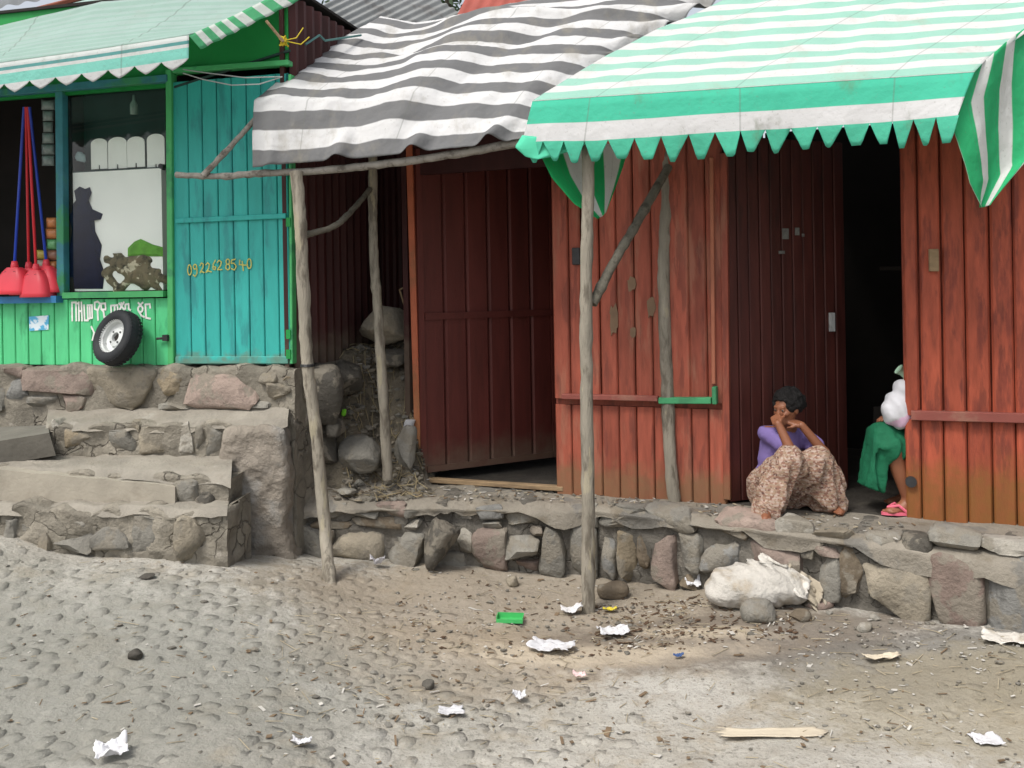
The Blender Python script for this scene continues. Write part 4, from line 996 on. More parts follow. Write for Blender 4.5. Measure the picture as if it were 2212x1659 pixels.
MINT, WHT = (.13, .60, .42), (.80, .80, .79)
m_gs = stripes("faded_mint_striped_cloth", (.60, .60, .59), (.30, .53, .44), 7.5, .52, .5, .2, .05, (.38, .35, .27), .35, .53)
cloth(Gd, S_, T_, "canopy", m_gs, ga)
m_val = stripes("mint_white_valance_cloth", None, None, 1, bands=[(0, (.075, .50, .34)), (.42, (.62, .62, .62)), (.74, (.09, .50, .34))], transl=.3, var=.06, dirt=(.15, .17, .10), damt=.6, dthr=.56)
vB = [(1128, 306), (1290, 304), (1500, 289), (1700, 277), (1900, 265), (2066, 250)]
nT = 18; per = 12; cols = nT * per + 1
tv = np.linspace(0, 1, cols); A = np.array([tuple(p) for p in front]); B = np.array([tuple(P(x, y, Y - .05)) for (x, y), (_, _, Y) in zip(vB, vT)])
ti = np.linspace(0, 1, len(A)); top = np.stack([np.interp(tv, ti, A[:, k]) for k in range(3)], -1); mid = np.stack([np.interp(tv, ti, B[:, k]) for k in range(3)], -1)
rows = [0, .14, .28, .42, .58, .74]
Gv = np.zeros((cols, len(rows) + 4, 3)); UVv = np.zeros((cols, len(rows) + 4, 2))
dwn = mid - top; rr = random.Random(4)
hts = [rr.uniform(.85, 1.15) for _ in range(nT + 1)]; wid = [rr.uniform(.07, .19) for _ in range(nT + 1)]; sk = [rr.uniform(-.12, .12) for _ in range(nT + 1)]
for i in range(cols):
    for j, r_ in enumerate(rows):
        p = top[i] + dwn[i] * (r_ / .74); Gv[i, j] = p; UVv[i, j] = (tv[i], r_)
    c = i / per; k_ = min(int(c), nT - 1); ph = c - k_
    cen = .5 + sk[k_]; half = wid[k_]
    if i % per == 0: hgt = .0
    else: hgt = min(1, max(0, (ph / max(cen - half, .05)) if ph < cen - half else ((1 - ph) / max(1 - cen - half, .05)) if ph > cen + half else 1))
    L_ = .135 * hts[k_] * hgt * (1 - .08 * i / cols)
    for j in range(4):
        t = (j + 1) / 4; p = mid[i].copy(); p[2] -= L_ * t; p[1] += .012 * t * hgt * math.sin(k_ * 2.1); Gv[i, len(rows) + j] = p; UVv[i, len(rows) + j] = (tv[i], .745 + .25 * t)
wv_ = .034 * fbm(np.stack([Gv[..., 0] * 4, Gv[..., 2] * 3, Gv[..., 1]], -1), 5) + .012 * np.sin(Gv[..., 0] * 15 + 3 * np.sin(Gv[..., 0] * 2.3) + 3 * Gv[..., 2])
Gv[..., 1] -= wv_ * np.linspace(0, 1, Gv.shape[1])[None]
# left end gathers under
o = MB().grid(Gv, UVv).build("valance", m_val, ga, True)
so = o.modifiers.new("thickness", 'SOLIDIFY'); so.thickness = .003
m_flap = stripes("green_white_flap_cloth", (.035, .50, .17), (.74, .76, .74), 2.1, .55, .05, .45, .05, (.3, .35, .28), .2)
# left hanging flap (seen from inside)
def flap(rowsP, name, mat, ns=26, nt_=26, wob=.015, vdir=1, seed=3):
    A_ = np.array([[tuple(P(*c)) for c in r] for r in rowsP]); n, m_ = A_.shape[:2]
    si = np.linspace(0, m_ - 1, ns); ri = np.linspace(0, n - 1, nt_)
    def bil(r, c):
        r0, c0 = min(int(r), n - 2), min(int(c), m_ - 2); fr_, fc = r - r0, c - c0
        return (A_[r0, c0] * (1 - fr_) * (1 - fc) + A_[r0 + 1, c0] * fr_ * (1 - fc) + A_[r0, c0 + 1] * (1 - fr_) * fc + A_[r0 + 1, c0 + 1] * fr_ * fc)
    Gd = np.array([[bil(r, c) for r in ri] for c in si])
    S_, T_ = np.meshgrid(np.linspace(0, 1, ns), np.linspace(0, 1, nt_), indexing='ij')
    Gd[..., 1] += wob * np.sin(S_ * 7 + T_ * 4 + seed) + wob * .6 * fbm(np.stack([S_ * 4, T_ * 4, S_ * 0], -1), seed)
    return cloth(Gd, S_ if vdir else T_, (S_ if vdir else T_), name, mat, ga)
flap([[(1160, 318, 5.55), (1260, 300, 5.72), (1358, 318, 5.92)], [(1192, 385, 5.55), (1275, 372, 5.70), (1345, 362, 5.88)], [(1240, 440, 5.55), (1288, 422, 5.65), (1330, 405, 5.8)], [(1292, 472, 5.55), (1302, 466, 5.57), (1310, 458, 5.6)]], "side_flap", m_flap)
# corner fold of the valance at its left end
m_fold = mk("mint_cloth", (.10, .58, .38), var=.08, sc=5, rough=.8, bump=.1, transl=.3)
flap([[(1128, 292, 5.47), (1200, 300, 5.44), (1290, 298, 5.41)], [(1112, 318, 5.46), (1175, 330, 5.43), (1240, 325, 5.41)], [(1135, 338, 5.45), (1160, 345, 5.44), (1185, 340, 5.43)]], "valance_corner", m_fold, 12, 12, .006)
# right hanging flap
m_flapR = stripes("green_white_end_cloth", (.05, .52, .22), (.76, .78, .76), 3.0, .62, .02, .4, .05, (.3, .35, .28), .2)
flap([[(2098, 158, 4.70), (2165, 96, 4.93), (2262, 30, 5.15)], [(2052, 240, 4.68), (2150, 195, 4.88), (2268, 130, 5.12)], [(2068, 320, 4.70), (2155, 290, 4.86), (2262, 240, 5.10)], [(2090, 398, 4.72), (2165, 380, 4.84), (2235, 320, 5.02)], [(2118, 448, 4.75), (2128, 446, 4.77), (2140, 438, 4.79)]], "end_flap", m_flapR, 36, 40, .035, 1, 8)
# frame poles that carry it
m = MB(); m.tube([P(1155, 250, 5.60), P(1600, 222, 5.22), P(2095, 190, 4.81)], .016, 8); m.build("front_rail", m_wood_dk, ga)

# awning of the green shop
sa = thing("shop_awning", "pale bleached awning with mint scalloped valance over the shop window", "awning", tuple(P(200, 120, 5.7)))
front = [P(-420, 190, 6.05), P(-200, 162, 5.93), P(0, 136, 5.8), P(200, 108, 5.66), P(408, 76, 5.5)]
back = [P(-420, 100, 7.1), P(-200, 78, 6.98), P(0, 46, 6.85), P(230, -12, 6.6), P(420, -30, 6.45), P(640, -34, 6.3)]
left = [front[0], back[0]]; right = [front[-1], P(500, 36, 5.85), P(588, -6, 6.15), P(640, -34, 6.3)]
Gd, S_, T_ = coons(front, back, left, right, 90, 40)
nn = normals(Gd); nn = nn if nn[..., 2].mean() > 0 else -nn
q = np.stack([S_ * 6, T_ * 2.5, S_ * 0], -1)
Gd += ((-.03 * np.sin(math.pi * T_) + .010 * fbm(q, 3) + .004 * np.sin(T_ * 60)) * sstep(0, .05, T_))[..., None] * nn
m_sa = stripes("bleached_awning_cloth", (.41, .57, .51), (.47, .60, .56), 11, .5, 0, .48, .06, (.45, .52, .46), .3, .55)
cloth(Gd, S_, T_, "canopy", m_sa, sa)
corr = bar
def valance(front, down, nsc, bandmat, parent, depth=.075, name="valance", tooth=.42):
    per = 10; cols = nsc * per + 1; tv = np.linspace(0, 1, cols); A = np.array([tuple(p) for p in front]); d = np.r_[0, np.cumsum(np.linalg.norm(np.diff(A, axis=0), axis=1))]; d /= d[-1]
    top = np.stack([np.interp(tv, d, A[:, k]) for k in range(3)], -1)
    rows = np.linspace(0, .72, 7); Gv = np.zeros((cols, 11, 3)); UV = np.zeros((cols, 11, 2))
    for i in range(cols):
        ph = (i / per) % 1; hgt = (1 - abs(ph - tooth) / (tooth if ph < tooth else 1 - tooth)) ** .75
        for j in range(7): Gv[i, j] = top[i] + np.array((0, -.02 * rows[j], -down * rows[j] / .72)); UV[i, j] = (tv[i], rows[j])
        for j in range(4):
            t = (j + 1) / 4; Gv[i, 7 + j] = Gv[i, 6] + np.array((0, 0, -depth * hgt * t)); UV[i, 7 + j] = (tv[i], .72 + .28 * t)
    Gv[..., 1] -= (.012 * fbm(np.stack([Gv[..., 0] * 5, Gv[..., 2] * 4, Gv[..., 1]], -1), 6)) * np.linspace(0, 1, 11)[None]
    o = MB().grid(Gv, UV).build(name, bandmat, parent, True); so = o.modifiers.new("thickness", 'SOLIDIFY'); so.thickness = .003
    return o
m_sv = stripes("mint_scalloped_cloth", None, None, 1, bands=[(0, (.60, .63, .62)), (.16, (.12, .33, .32)), (.27, (.62, .63, .62)), (.38, (.23, .58, .50)), (.72, (.60, .61, .61))], transl=.3, var=.05, dirt=(.22, .32, .26), damt=.45, dthr=.54)
valance(front, .140, 15, m_sv, sa, .062)
# the striped band along its right slope
edge_ = [P(408, 76, 5.5), P(505, 33, 5.88), P(640, -34, 6.3)]
low = [P(434, 106, 5.52), P(535, 56, 5.90), P(672, -12, 6.32)]
nb = 60; Gb = np.zeros((nb, 6, 3)); UVb = np.zeros((nb, 6, 2)); E_ = np.array([tuple(p) for p in edge_]); Lw = np.array([tuple(p) for p in low]); t3 = np.linspace(0, 1, 3)
for i, t in enumerate(np.linspace(0, 1, nb)):
    a = np.array([np.interp(t, t3, E_[:, k]) for k in range(3)]); b = np.array([np.interp(t, t3, Lw[:, k]) for k in range(3)])
    for j in range(6): Gb[i, j] = a + (b - a) * j / 5; UVb[i, j] = (j / 5, t)
Gb[..., 1] += .010 * np.sin(np.linspace(0, 40, nb))[:, None] * np.linspace(0, 1, 6)[None]
o = MB().grid(Gb, UVb).build("side_band", stripes("green_dark_band_cloth", (.10, .42, .20), (.62, .66, .62), 7, .55, .1, .3, .1, (.05, .06, .05), .6, .6), sa, True)
so = o.modifiers.new("thickness", 'SOLIDIFY'); so.thickness = .003
m = MB(); m.tube([P(-420, 205, 6.12), P(0, 152, 5.87), P(400, 92, 5.58)], .012, 6); m.build("front_rail", m_bluepost, sa)
# roof behind the shop awning: dark sheet with a rusty edge
rb = thing("tin_roof", "dark grey tin roof with rusty edge above the pale shop awning", "roof", tuple(P(60, -20, 7.2)))
corrugated([P(-260, 66, 7.0), P(290, -34, 6.75), P(330, -150, 7.8), P(-260, -60, 8.1)], 14, .02, mk("dark_grey_roof_sheet", (.13, .14, .145), var=.3, sc=4, rough=.6, dirt=(.05, .05, .05), damt=.6), rb, "roof_sheet", 3, False)
m = MB(); m.tube([P(-260, 74, 6.98), P(0, 42, 6.86), P(280, -30, 6.73)], .022, 6); m.build("eave_strip", mk("rusty_eave", (.16, .05, .03), var=.4, sc=8), rb)

# ------------------------------------------------------------------ poles
def pole(name, label, pts, r0, r1, mat, seed, cat="pole", group=None, seg=12, sub=9, wob=.010, parent=None):
    rr = random.Random(seed); pts = [Vector(p) for p in pts]; out_ = []; rad = []
    tot = (len(pts) - 1) * sub
    for i in range(len(pts) - 1):
        p0 = pts[max(i - 1, 0)]; p1 = pts[i]; p2 = pts[i + 1]; p3 = pts[min(i + 2, len(pts) - 1)]
        for j in range(sub + (1 if i == len(pts) - 2 else 0)):
            t = j / sub
            q = .5 * ((2 * p1) + (p2 - p0) * t + (2 * p0 - 5 * p1 + 4 * p2 - p3) * t * t + (3 * p1 - p0 - 3 * p2 + p3) * t ** 3)
            q += Vector((rr.uniform(-1, 1), rr.uniform(-1, 1), rr.uniform(-1, 1))) * wob * .25
            out_.append(q); g = (i * sub + j) / tot; rad.append((r0 + (r1 - r0) * g) * (1 + rr.uniform(-.07, .07) + (.14 if rr.random() < .08 else 0)))
    m = MB().tube(out_, rad, seg); o = m.build(name, mat, parent, True, sharp=60)
    if parent is None:
        # origin to the foot
        o.data.transform(Matrix.Translation(-out_[0])); o.location = out_[0]
        tag(o, label, cat, group)
    return o
f1 = G(714, 1256); f2_ = G(1270, 1322)
pole("awning_pole", "crooked pole holding the front of the grey striped awning, foot on the street", [f1 - Vector((0, 0, .06)), P(700, 1120, 5.82), P(682, 930, 5.82), P(664, 780, 5.82), P(655, 620, 5.82), P(650, 500, 5.82), P(640, 372, 5.82)], .038, .040, m_wood, 1)
pole("awning_pole", "straight pole under the corner of the green awning, its foot among the litter", [f2_ - Vector((0, 0, .06)), P(1271, 1150, f2_.y + .02), P(1268, 900, f2_.y + .04), P(1266, 650, f2_.y + .05), P(1270, 440, f2_.y + .06), P(1272, 225, f2_.y + .06)], .040, .036, m_wood, 2)
Y3 = 6.42
pole("awning_pole", "thin pole standing in the rubble behind the grey striped awning", [P(838, 1035, Y3), P(828, 860, Y3), P(818, 700, Y3), P(808, 560, Y3), P(805, 430, Y3), P(806, 300, Y3 + .02)], .036, .030, m_wood, 3)
p4 = on_ground(1458, 1084, ZR)
pole("awning_pole", "pole standing close against the red plank front, thick at the foot", [p4 - Vector((0, 0, .03)), P(1449, 1000, p4.y), P(1440, 800, p4.y + .02), P(1434, 600, p4.y + .03), P(1438, 450, p4.y + .04), P(1440, 250, p4.y + .06)], .042, .038, m_wood, 4)
# foot swelling
pole("awning_beam", "long horizontal stick under the front edge of the grey striped awning", [P(381, 378, 5.94), P(470, 381, 5.90), P(560, 375, 5.87), P(700, 368, 5.83), P(850, 352, 5.78), P(1000, 330, 5.73), P(1150, 302, 5.66)], .020, .030, m_wood_lt, 5, "beam", None, 8)
pole("awning_strut", "short slanting stick propping the left corner of the grey striped awning", [P(440, 378, 5.88), P(490, 325, 5.88), P(552, 256, 5.90)], .020, .016, m_wood_lt, 6, "stick", None, 8)
pole("awning_strut", "bent branch tied between the two poles of the grey striped awning", [P(640, 520, 5.88), P(668, 506, 5.9), P(720, 490, 6.0), P(755, 460, 6.15), P(800, 408, 6.38)], .022, .018, m_wood_dk, 7, "branch", None, 8)
pole("awning_strut", "dark slanting brace between two poles before the red plank front", [P(1280, 656, f2_.y + .08), P(1330, 560, 5.62), P(1385, 465, 5.8), P(1444, 360, p4.y)], .030, .028, m_wood_dk, 8, "brace", None, 8)
# wire tying on the crooked pole
m = MB(); 
for k_ in range(3): m.tube([P(665, 787 + k_ * 2, 5.82) + Vector((math.cos(t) * .044, math.sin(t) * .044, .0)) for t in np.linspace(0, 2 * math.pi, 14)], .003, 5)
tag(m.build("tie_wire", m_dkmetal), "thin dark wire wrapped round the crooked pole near the plinth", "wire")
# wires under the shop awning
def wire(name, label, pts, r, mat, cat="wire"):
    pts = [Vector(p) for p in pts]; q = []
    for a, b in zip(pts[:-1], pts[1:]):
        for t in np.linspace(0, 1, 8)[:-1]: q.append(a.lerp(b, t))
    q.append(pts[-1]); return tag(MB().tube(q, r, 5).build(name, mat), label, cat)
m_wire = mk("grey_wire", (.35, .36, .35), var=.1, rough=.5, bump=0)
m_wire2 = mk("teal_rope", (.10, .22, .21), var=.2, rough=.8, bump=0)
wire("slack_wire", "upper slack wire above the teal door", [P(395, 150, 5.75), P(450, 158, 5.77), P(530, 168, 5.8), P(610, 166, 5.9)], .004, m_wire)
wire("slack_wire", "lower slack wire drooping across the top of the teal door", [P(395, 158, 5.75), P(440, 172, 5.77), P(500, 184, 5.8), P(560, 182, 5.85), P(610, 166, 5.9)], .004, m_wire)
wire("tie_rope", "thin teal rope from the dark side wall to the grey striped awning", [P(660, 96, 6.35), P(690, 76, 6.5), P(702, 88, 6.55), P(780, 76, 6.9)], .008, m_wire2, "rope")
m_ystr = mk("yellow_string", (.62, .48, .03), var=.2, rough=.7, bump=0)
m = MB(); cY = P(612, 88, 6.05)
rr = random.Random(9)
for _ in range(9): m.tube([cY + Vector((rr.uniform(-.03, .03), rr.uniform(-.02, .02), rr.uniform(-.04, .04))) for _ in range(4)], .005, 5)
m.tube([cY, P(640, 82, 6.1), P(655, 60, 6.12)], .004, 5); m.tube([cY, P(650, 96, 6.1), P(668, 80, 6.15)], .004, 5)
tag(m.build("string_knot", m_ystr), "knot of yellow string at the corner of the green gable", "string")
wire("gable_stick", "thin brown stick leaning before the green gable panel", [P(575, 45, 6.0), P(612, 90, 6.0)], .010, m_timber, "stick")

# ------------------------------------------------------------------ tyre leaning on the counter front
tc = FS.pt(FS.hit(261, 735, .12)[0], .155, ZS + .195)
ax = Vector((-.46, -.80, .34)).normalized()
Mt = Matrix.Translation(tc) @ ax.to_track_quat('Z', 'Y').to_matrix().to_4x4()
ty = thing("spare_tyre", "small black tyre on a silver rim leaning against the green counter front", "tyre", (tc.x, tc.y, ZS))
prof = [(.116, .047), (.128, .060), (.150, .064), (.172, .058), (.184, .044), (.190, .025), (.191, 0), (.190, -.025), (.184, -.044), (.172, -.058), (.150, -.064), (.128, -.060), (.116, -.045)]
MB().lathe(Mt, prof, 48).build("tread_ring", m_rubber, ty, True, sharp=40)
m = MB()
for i in range(40):
    t = 2 * math.pi * i / 40
    for s_ in (-1, 1):
        p = [Mt @ Vector((math.cos(t + a) * r_, math.sin(t + a) * r_, h)) for a, r_, h in ((0, .1925, s_ * .012), (.09, .1925, s_ * .012), (.12, .187, s_ * .046), (.03, .187, s_ * .046))]
        m.quadprism(p, .004)
m.build("tread_blocks", m_rubber, ty)
rim = [(.116, .047), (.124, .055), (.118, .042), (.106, .032), (.100, .004), (.074, -.006), (.064, .012), (.034, .018), (.028, -.01), (.10, -.03), (.114, -.044)]
MB().lathe(Mt, rim, 40).build("rim", m_steel, ty, True, sharp=35)
m = MB()
for i in range(4):
    t = math.pi / 4 + i * math.pi / 2; m.lathe(Mt @ Matrix.Translation((math.cos(t) * .050, math.sin(t) * .050, .014)), [(0, 0), (.006, 0), (.006, .008), (0, .008)], 8, False)
m.build("wheel_nut", m_dkmetal, ty)
MB().lathe(Mt @ Matrix.Translation((0, 0, .0)), [(0, .004), (.03, .004), (.03, -.02), (0, -.02)], 4, False).build("hub_hole", m_black, ty)

# ------------------------------------------------------------------ dustpans on the counter
def dustpan(label, x, y, wd, n, hx, hcol, tilt, seed):
    u, z = FS.hit(x, y, n); base = FS.pt(u, n, z)
    d = thing("dustpan", label, "dustpan", tuple(base), "long handled red dustpans on the blue counter")
    H = .19; m = MB(); secs = []
    for i in range(7):
        t = i / 6; hw = wd * 1.06 * (1 - .22 * t - .38 * t ** 4); dp = .085 - .03 * t - .025 * t ** 4; zz = H * t; cx = tilt * t
        ring = []
        for k_ in range(20):
            a = 2 * math.pi * k_ / 20; ca, sa_ = math.cos(a), math.sin(a)
            ring.append(FS.pt(u + cx + hw * math.copysign(abs(ca) ** .55, ca), n + dp * math.copysign(abs(sa_) ** .55, sa_) * (1.0 if sa_ < 0 else 1.0 - .1 * t), z + zz))
        secs += ring
    fs_ = [(i * 20 + k_, i * 20 + (k_ + 1) % 20, (i + 1) * 20 + (k_ + 1) % 20, (i + 1) * 20 + k_) for i in range(6) for k_ in range(20)]
    fs_.append(tuple(6 * 20 + k_ for k_ in range(20)))
    m.add(secs, fs_)
    o = m.build("scoop", m_plred, d, True, sharp=50); so = o.modifiers.new("thickness", 'SOLIDIFY'); so.thickness = .004
    MB().lathe(Matrix.Translation(FS.pt(u + tilt, n, z + H - .002)), [(.024, 0), (.026, .015), (.019, .05), (.012, .052)], 14, False).build("socket", m_plred, d, True)
    top = FS.pt(FS.hit(hx, 232, -.12)[0], -.12, FS.hit(hx, 232, -.12)[1])
    a = FS.pt(u + tilt, n, z + H + .03)
    MB().tube([a, a.lerp(top, .5), top], .0105, 8).build("handle", hcol, d, True)
    for s_ in (-1, 1):
        c_ = FS.pt(u + tilt + s_ * wd * .30, n + .043, z + H * .80)
        MB().lathe(Matrix.Translation(c_) @ FS.n.to_track_quat('Z', 'Y').to_matrix().to_4x4(), [(0, .001), (.010, .001), (.013, .004), (.014, -.004)], 10, False).build("vent_slot", m_dkmetal, d)
    return d
dustpan("red dustpan with blue handle, foremost on the left of the blue counter", 30, 636, .125, .06, 52, m_hblue, .01, 1)
dustpan("red dustpan with dark red handle, behind the foremost one on the counter", 62, 637, .115, -.02, 56, m_hred, .005, 2)
dustpan("red dustpan with bright red handle, half hidden in the middle of the counter", 84, 642, .11, .045, 60, m_hred, -.02, 3)
dustpan("red dustpan with slanting blue handle, next to the blue green post", 110, 632, .095, -.02, 64, m_hblue, -.035, 4)
# strips of packets hanging by the post
rr = random.Random(11)
pkm = [mk("packet_" + n_, c_, var=.3, sc=30, rough=.35, bump=0, spec=.5) for n_, c_ in (("orange", (.42, .16, .05)), ("cream", (.45, .40, .30)), ("grey", (.16, .20, .19)), ("green", (.10, .30, .12)), ("brown", (.22, .10, .06)), ("yellow", (.5, .4, .06)))]
for (xx, ya, yb, lab, n_) in ((112, 470, 635, "strip of orange and brown packets hanging beside the blue green post", -.05), (104, 215, 360, "strip of grey packets hanging high beside the blue green post", -.08), (92, 540, 628, "short strip of yellow and cream packets hanging behind the handles", -.14)):
    st = thing("packet_strip", lab, "packets", tuple(FS.pt(*(lambda q: (q[0], n_, q[1]))(FS.hit(xx, ya, n_)))), "packet strips hanging in the shop")
    nP = max(3, int((yb - ya) / 22))
    for i in range(nP):
        y0 = ya + (yb - ya) * i / nP; y1 = ya + (yb - ya) * (i + .93) / nP; w_ = 11 + rr.uniform(-2, 3)
        G_ = np.zeros((5, 5, 3))
        for a in range(5):
            for b in range(5):
                u, z = FS.hit(xx + (a / 4 - .5) * 2 * w_, y0 + (y1 - y0) * b / 4, n_); bul = .018 * math.sin(math.pi * a / 4) * math.sin(math.pi * b / 4)
                G_[a, b] = FS.pt(u, n_ + bul + rr.uniform(0, .004), z)
        mm = pkm[2] if "grey" in lab else rr.choice([pkm[5], pkm[1]] if "yellow" in lab else [pkm[0], pkm[1], pkm[3], pkm[4], pkm[0]])
        o = MB().grid(G_).build("packet", mm, st, True); o.modifiers.new("thickness", 'SOLIDIFY').thickness = .006
# display behind the glass: dark blue garment, mirrored-street heap, green cloth
dn = -.085
def cutout(px, name, mat, n_, th=.02, parent=None, bulge=.02):
    pts = [FS.hit(x, y, n_) for x, y in px]; cx = sum(p[0] for p in pts) / len(pts); cz = sum(p[1] for p in pts) / len(pts); K = len(pts)
    A = [FS.pt(u, n_, z) for u, z in pts]; B = [FS.pt(cx + (u - cx) * .7, n_ + bulge, cz + (z - cz) * .7) for u, z in pts]
    f_ = [tuple(K + i for i in range(K))] + [(i, (i + 1) % K, K + (i + 1) % K, K + i) for i in range(K)] + [tuple(range(K - 1, -1, -1))]
    return MB().add(A + B, f_).build(name, mat, parent, False)
m_indigo = mk("dark_blue_cloth", (.006, .010, .035), var=.4, sc=12, rough=1, bump=.3, spec=0)
tag(cutout([(143, 465), (158, 440), (170, 425), (160, 412), (172, 403), (184, 408), (194, 404), (198, 416), (188, 424), (200, 452), (222, 462), (218, 474), (204, 476), (206, 500), (220, 530), (216, 560), (226, 590), (222, 624), (146, 624), (142, 560), (152, 500)], "hanging_garment", m_indigo, -.072, bulge=.02), "dark blue garment hanging behind the shop window glass", "garment")
tag(cutout([(276, 536), (290, 522), (304, 516), (330, 528), (352, 534), (352, 554), (276, 554)], "folded_cloth", mk("leaf_green_cloth", (.10, .30, .03), var=.3, sc=20, rough=.9), -.072, bulge=.015), "leaf green cloth in the shop window beside the brown heap", "cloth")
def reflections(p):  # lumpy heap imitates the street mirrored in the glass
    a = np.array(FS.pt(FS.hit(285, 590, -.08)[0], -.085, FS.hit(285, 590, -.08)[1])); d = 9.0
    rr = np.random.default_rng(5)
    for i in range(16):
        x = 212 + rr.uniform(0, 136); y = 562 + rr.uniform(0, 56); u, z = FS.hit(x, y, -.09); c = np.array(FS.pt(u, -.085, z)); ang = rr.uniform(-.9, .9)
        v_ = np.array(FS.u) * math.cos(ang) * .07 + np.array((0, 0, 1)) * math.sin(ang) * .07
        d = smin(d, cap(p, c - v_, c + v_, .036, .026), .02)
    return d - .022 * fbm(p * 15, 2)
c_ = FS.pt(FS.hit(285, 590, -.08)[0], -.085, FS.hit(285, 590, -.08)[1])
m_reflection = mk("brown_and_cream_reflection", (.14, .115, .07), var=.4, sc=10, rough=.9, bump=.4, dirt=(.03, .03, .02), damt=.95, dsc=12, dthr=.5, dirt2=(.62, .56, .42), d2sc=14, d2thr=.56, d2amt=.8)
tag(sdf_object(reflections, c_ - Vector((.36, .14, .15)), c_ + Vector((.36, .14, .14)), .009, "reflection_heap", m_reflection), "brown and cream heap standing in for the mirrored street along the bottom of the shop window", "reflections")
u, z = FS.hit(285, 210, -.08); Mb_ = Matrix.Translation(FS.pt(u, -.1, z - .12))
tag(MB().lathe(Mb_, [(0, 0), (.026, 0), (.028, .07), (.012, .10), (.010, .14), (0, .14)], 14, False).build("hanging_bulb", mk("dusty_bulb_glass", (.20, .28, .24), rough=.2, bump=0, spec=.6), None, True), "pale bottle shaped lamp hanging at the top of the shop window", "lamp")
u, z = FS.hit(175, 340, -.1); rock("paper_ball", mk("bluish_paper", (.30, .40, .42), var=.2), FS.pt(u, -.1, z), (.04, .02, .04), 3, None, (0, 0, 0), 2)
tag(bpy.data.objects["paper_ball"], "crumpled bluish paper inside the window beside the white cards", "paper")

# ------------------------------------------------------------------ rubble and rocks in the gap
def boulder(label, x, y, Y, size, c_, seed, rot=(0, 0, 0), name="boulder"):
    o = rock(name, ST[c_], (0, 0, 0), size, seed, None, rot, 4, .72, .05, 12); o.location = P(x, y, Y); return tag(o, label, "rock")
boulder("big tan boulder sitting on top of the rubble heap", 832, 708, 6.98, (.20, .18, .165), 'tan', 21, (0, .1, .4))
boulder("grey boulder at the foot of the rubble heap, left of the thin pole", 778, 980, 6.5, (.155, .14, .14), 'grey', 22, (0, 0, .2))
boulder("upright grey rock between thin pole and orange door post", 878, 975, 6.62, (.09, .09, .19), 'grey', 23, (0, .1, 0))
boulder("dark flat rock under the tan boulder", 845, 770, 6.92, (.15, .14, .08), 'dark', 24)
boulder("small dark rock beside the cheek wall in the rubble", 726, 925, 6.42, (.07, .1, .08), 'dark', 25)
boulder("flat grey stone lying on the terrace before the rubble", 752, 1062, 6.28, (.075, .06, .025), 'grey', 26, name="flat_stone")
# loose rubble: pebbles and chips on the slope
rr = random.Random(21); m = MB(); mats_r = [ST['grey'], ST['tan'], ST['brown'], ST['dark']]
for i in range(900):
    X = rr.uniform(-1.2, -.66); Y = rr.uniform(6.22, 7.3); s_ = rr.choice([.010, .014, .02, .03]) * rr.uniform(.7, 1.2)
    v, f = ICO[1]; r_ = np.random.default_rng(i); vv = v * r_.uniform(.6, 1.2, (len(v), 1)) * s_ * np.array([1.2, 1, .7])
    z = TZ(X, Y) + .0
    m.cur = rr.choice([0, 0, 1, 2, 3]); m.add(vv + np.array((X, Y, z + s_ * .2)), f)
m.build("rubble", mats_r, None, False, 'stuff')
m = MB()
for i in range(150):
    X = rr.uniform(-1.2, -.64); Y = rr.uniform(6.25, 7.2); a = rr.uniform(0, 6.3); q = []
    for k_ in range(4):
        x_, y_ = X + math.cos(a) * .05 * k_, Y + math.sin(a) * .05 * k_; a += rr.uniform(-.5, .5)
        q.append((x_, y_, TZ(x_, y_) + .01 + rr.uniform(0, .03)))
    m.cur = rr.choice([0, 0, 1]); m.tube(q, rr.uniform(.0015, .004), 4, False)
m.build("dry_brush", [mk("dry_twig", (.27, .22, .13), var=.3, bump=0), mk("grey_twig", (.14, .12, .09), var=.3, bump=0)], None, False, 'stuff')
wire("bent_rod", "thin bent rod leaning on the orange door post above the rubble", [P(893, 612, 6.80), P(863, 626, 6.86), P(876, 668, 6.86), P(895, 722, 6.80)], .007, m_timber, "rod")

# ------------------------------------------------------------------ rubbish on the street
def paper(name, label, x, y, wx, wy, mat, seed, cat="paper", lift=.03, rot=0.0, z=None, n=18, crump=.5, group=None):
    """a thin crumpled sheet lying on the ground; wx, wy in metres"""
    p = G(x, y) if z is None else on_ground(x, y, z); r_ = np.random.default_rng(seed)
    S_, T_ = np.meshgrid(np.linspace(-.5, .5, n), np.linspace(-.5, .5, n), indexing='ij')
    q = np.stack([S_ * 2.2, T_ * 2.2, S_ * 0 + seed * 3.1], -1)
    X = S_ * wx * (1 + .35 * fbm(q * 1.3, seed)); Y = T_ * wy * (1 + .35 * fbm(q * 1.3, seed + 4)); Z = lift * (np.abs(fbm(q * 1.0, seed + 8)) * 1.5 * crump + .25 * (S_ * 2) ** 2 + .1 + .35 * np.abs(fbm(q * 3.1, seed + 11)))
    c, s = math.cos(rot), math.sin(rot); Gd = np.stack([X * c - Y * s, X * s + Y * c, Z + .006], -1)
    o = MB().grid(Gd).build(name, mat, None, True, sharp=40); o.modifiers.new("thickness", 'SOLIDIFY').thickness = .002
    o.location = p; return tag(o, label, cat, group)
paper("paper_sheet", "large folded white paper lying on the sandy patch of the street", 1190, 1404, .22, .13, m_paper, 3, lift=.06, rot=-.3)
paper("paper_sheet", "white paper with a dark shadow, lying right of the straight pole", 1322, 1372, .16, .12, m_paper, 5, lift=.06, rot=.2)
paper("paper_scrap", "oval white scrap on the street, below the small dark stone", 974, 1543, .11, .08, m_paper, 7, rot=.1)
paper("paper_scrap", "white scrap near the lower right corner of the street", 2132, 1607, .12, .09, m_paper, 8, rot=.1)
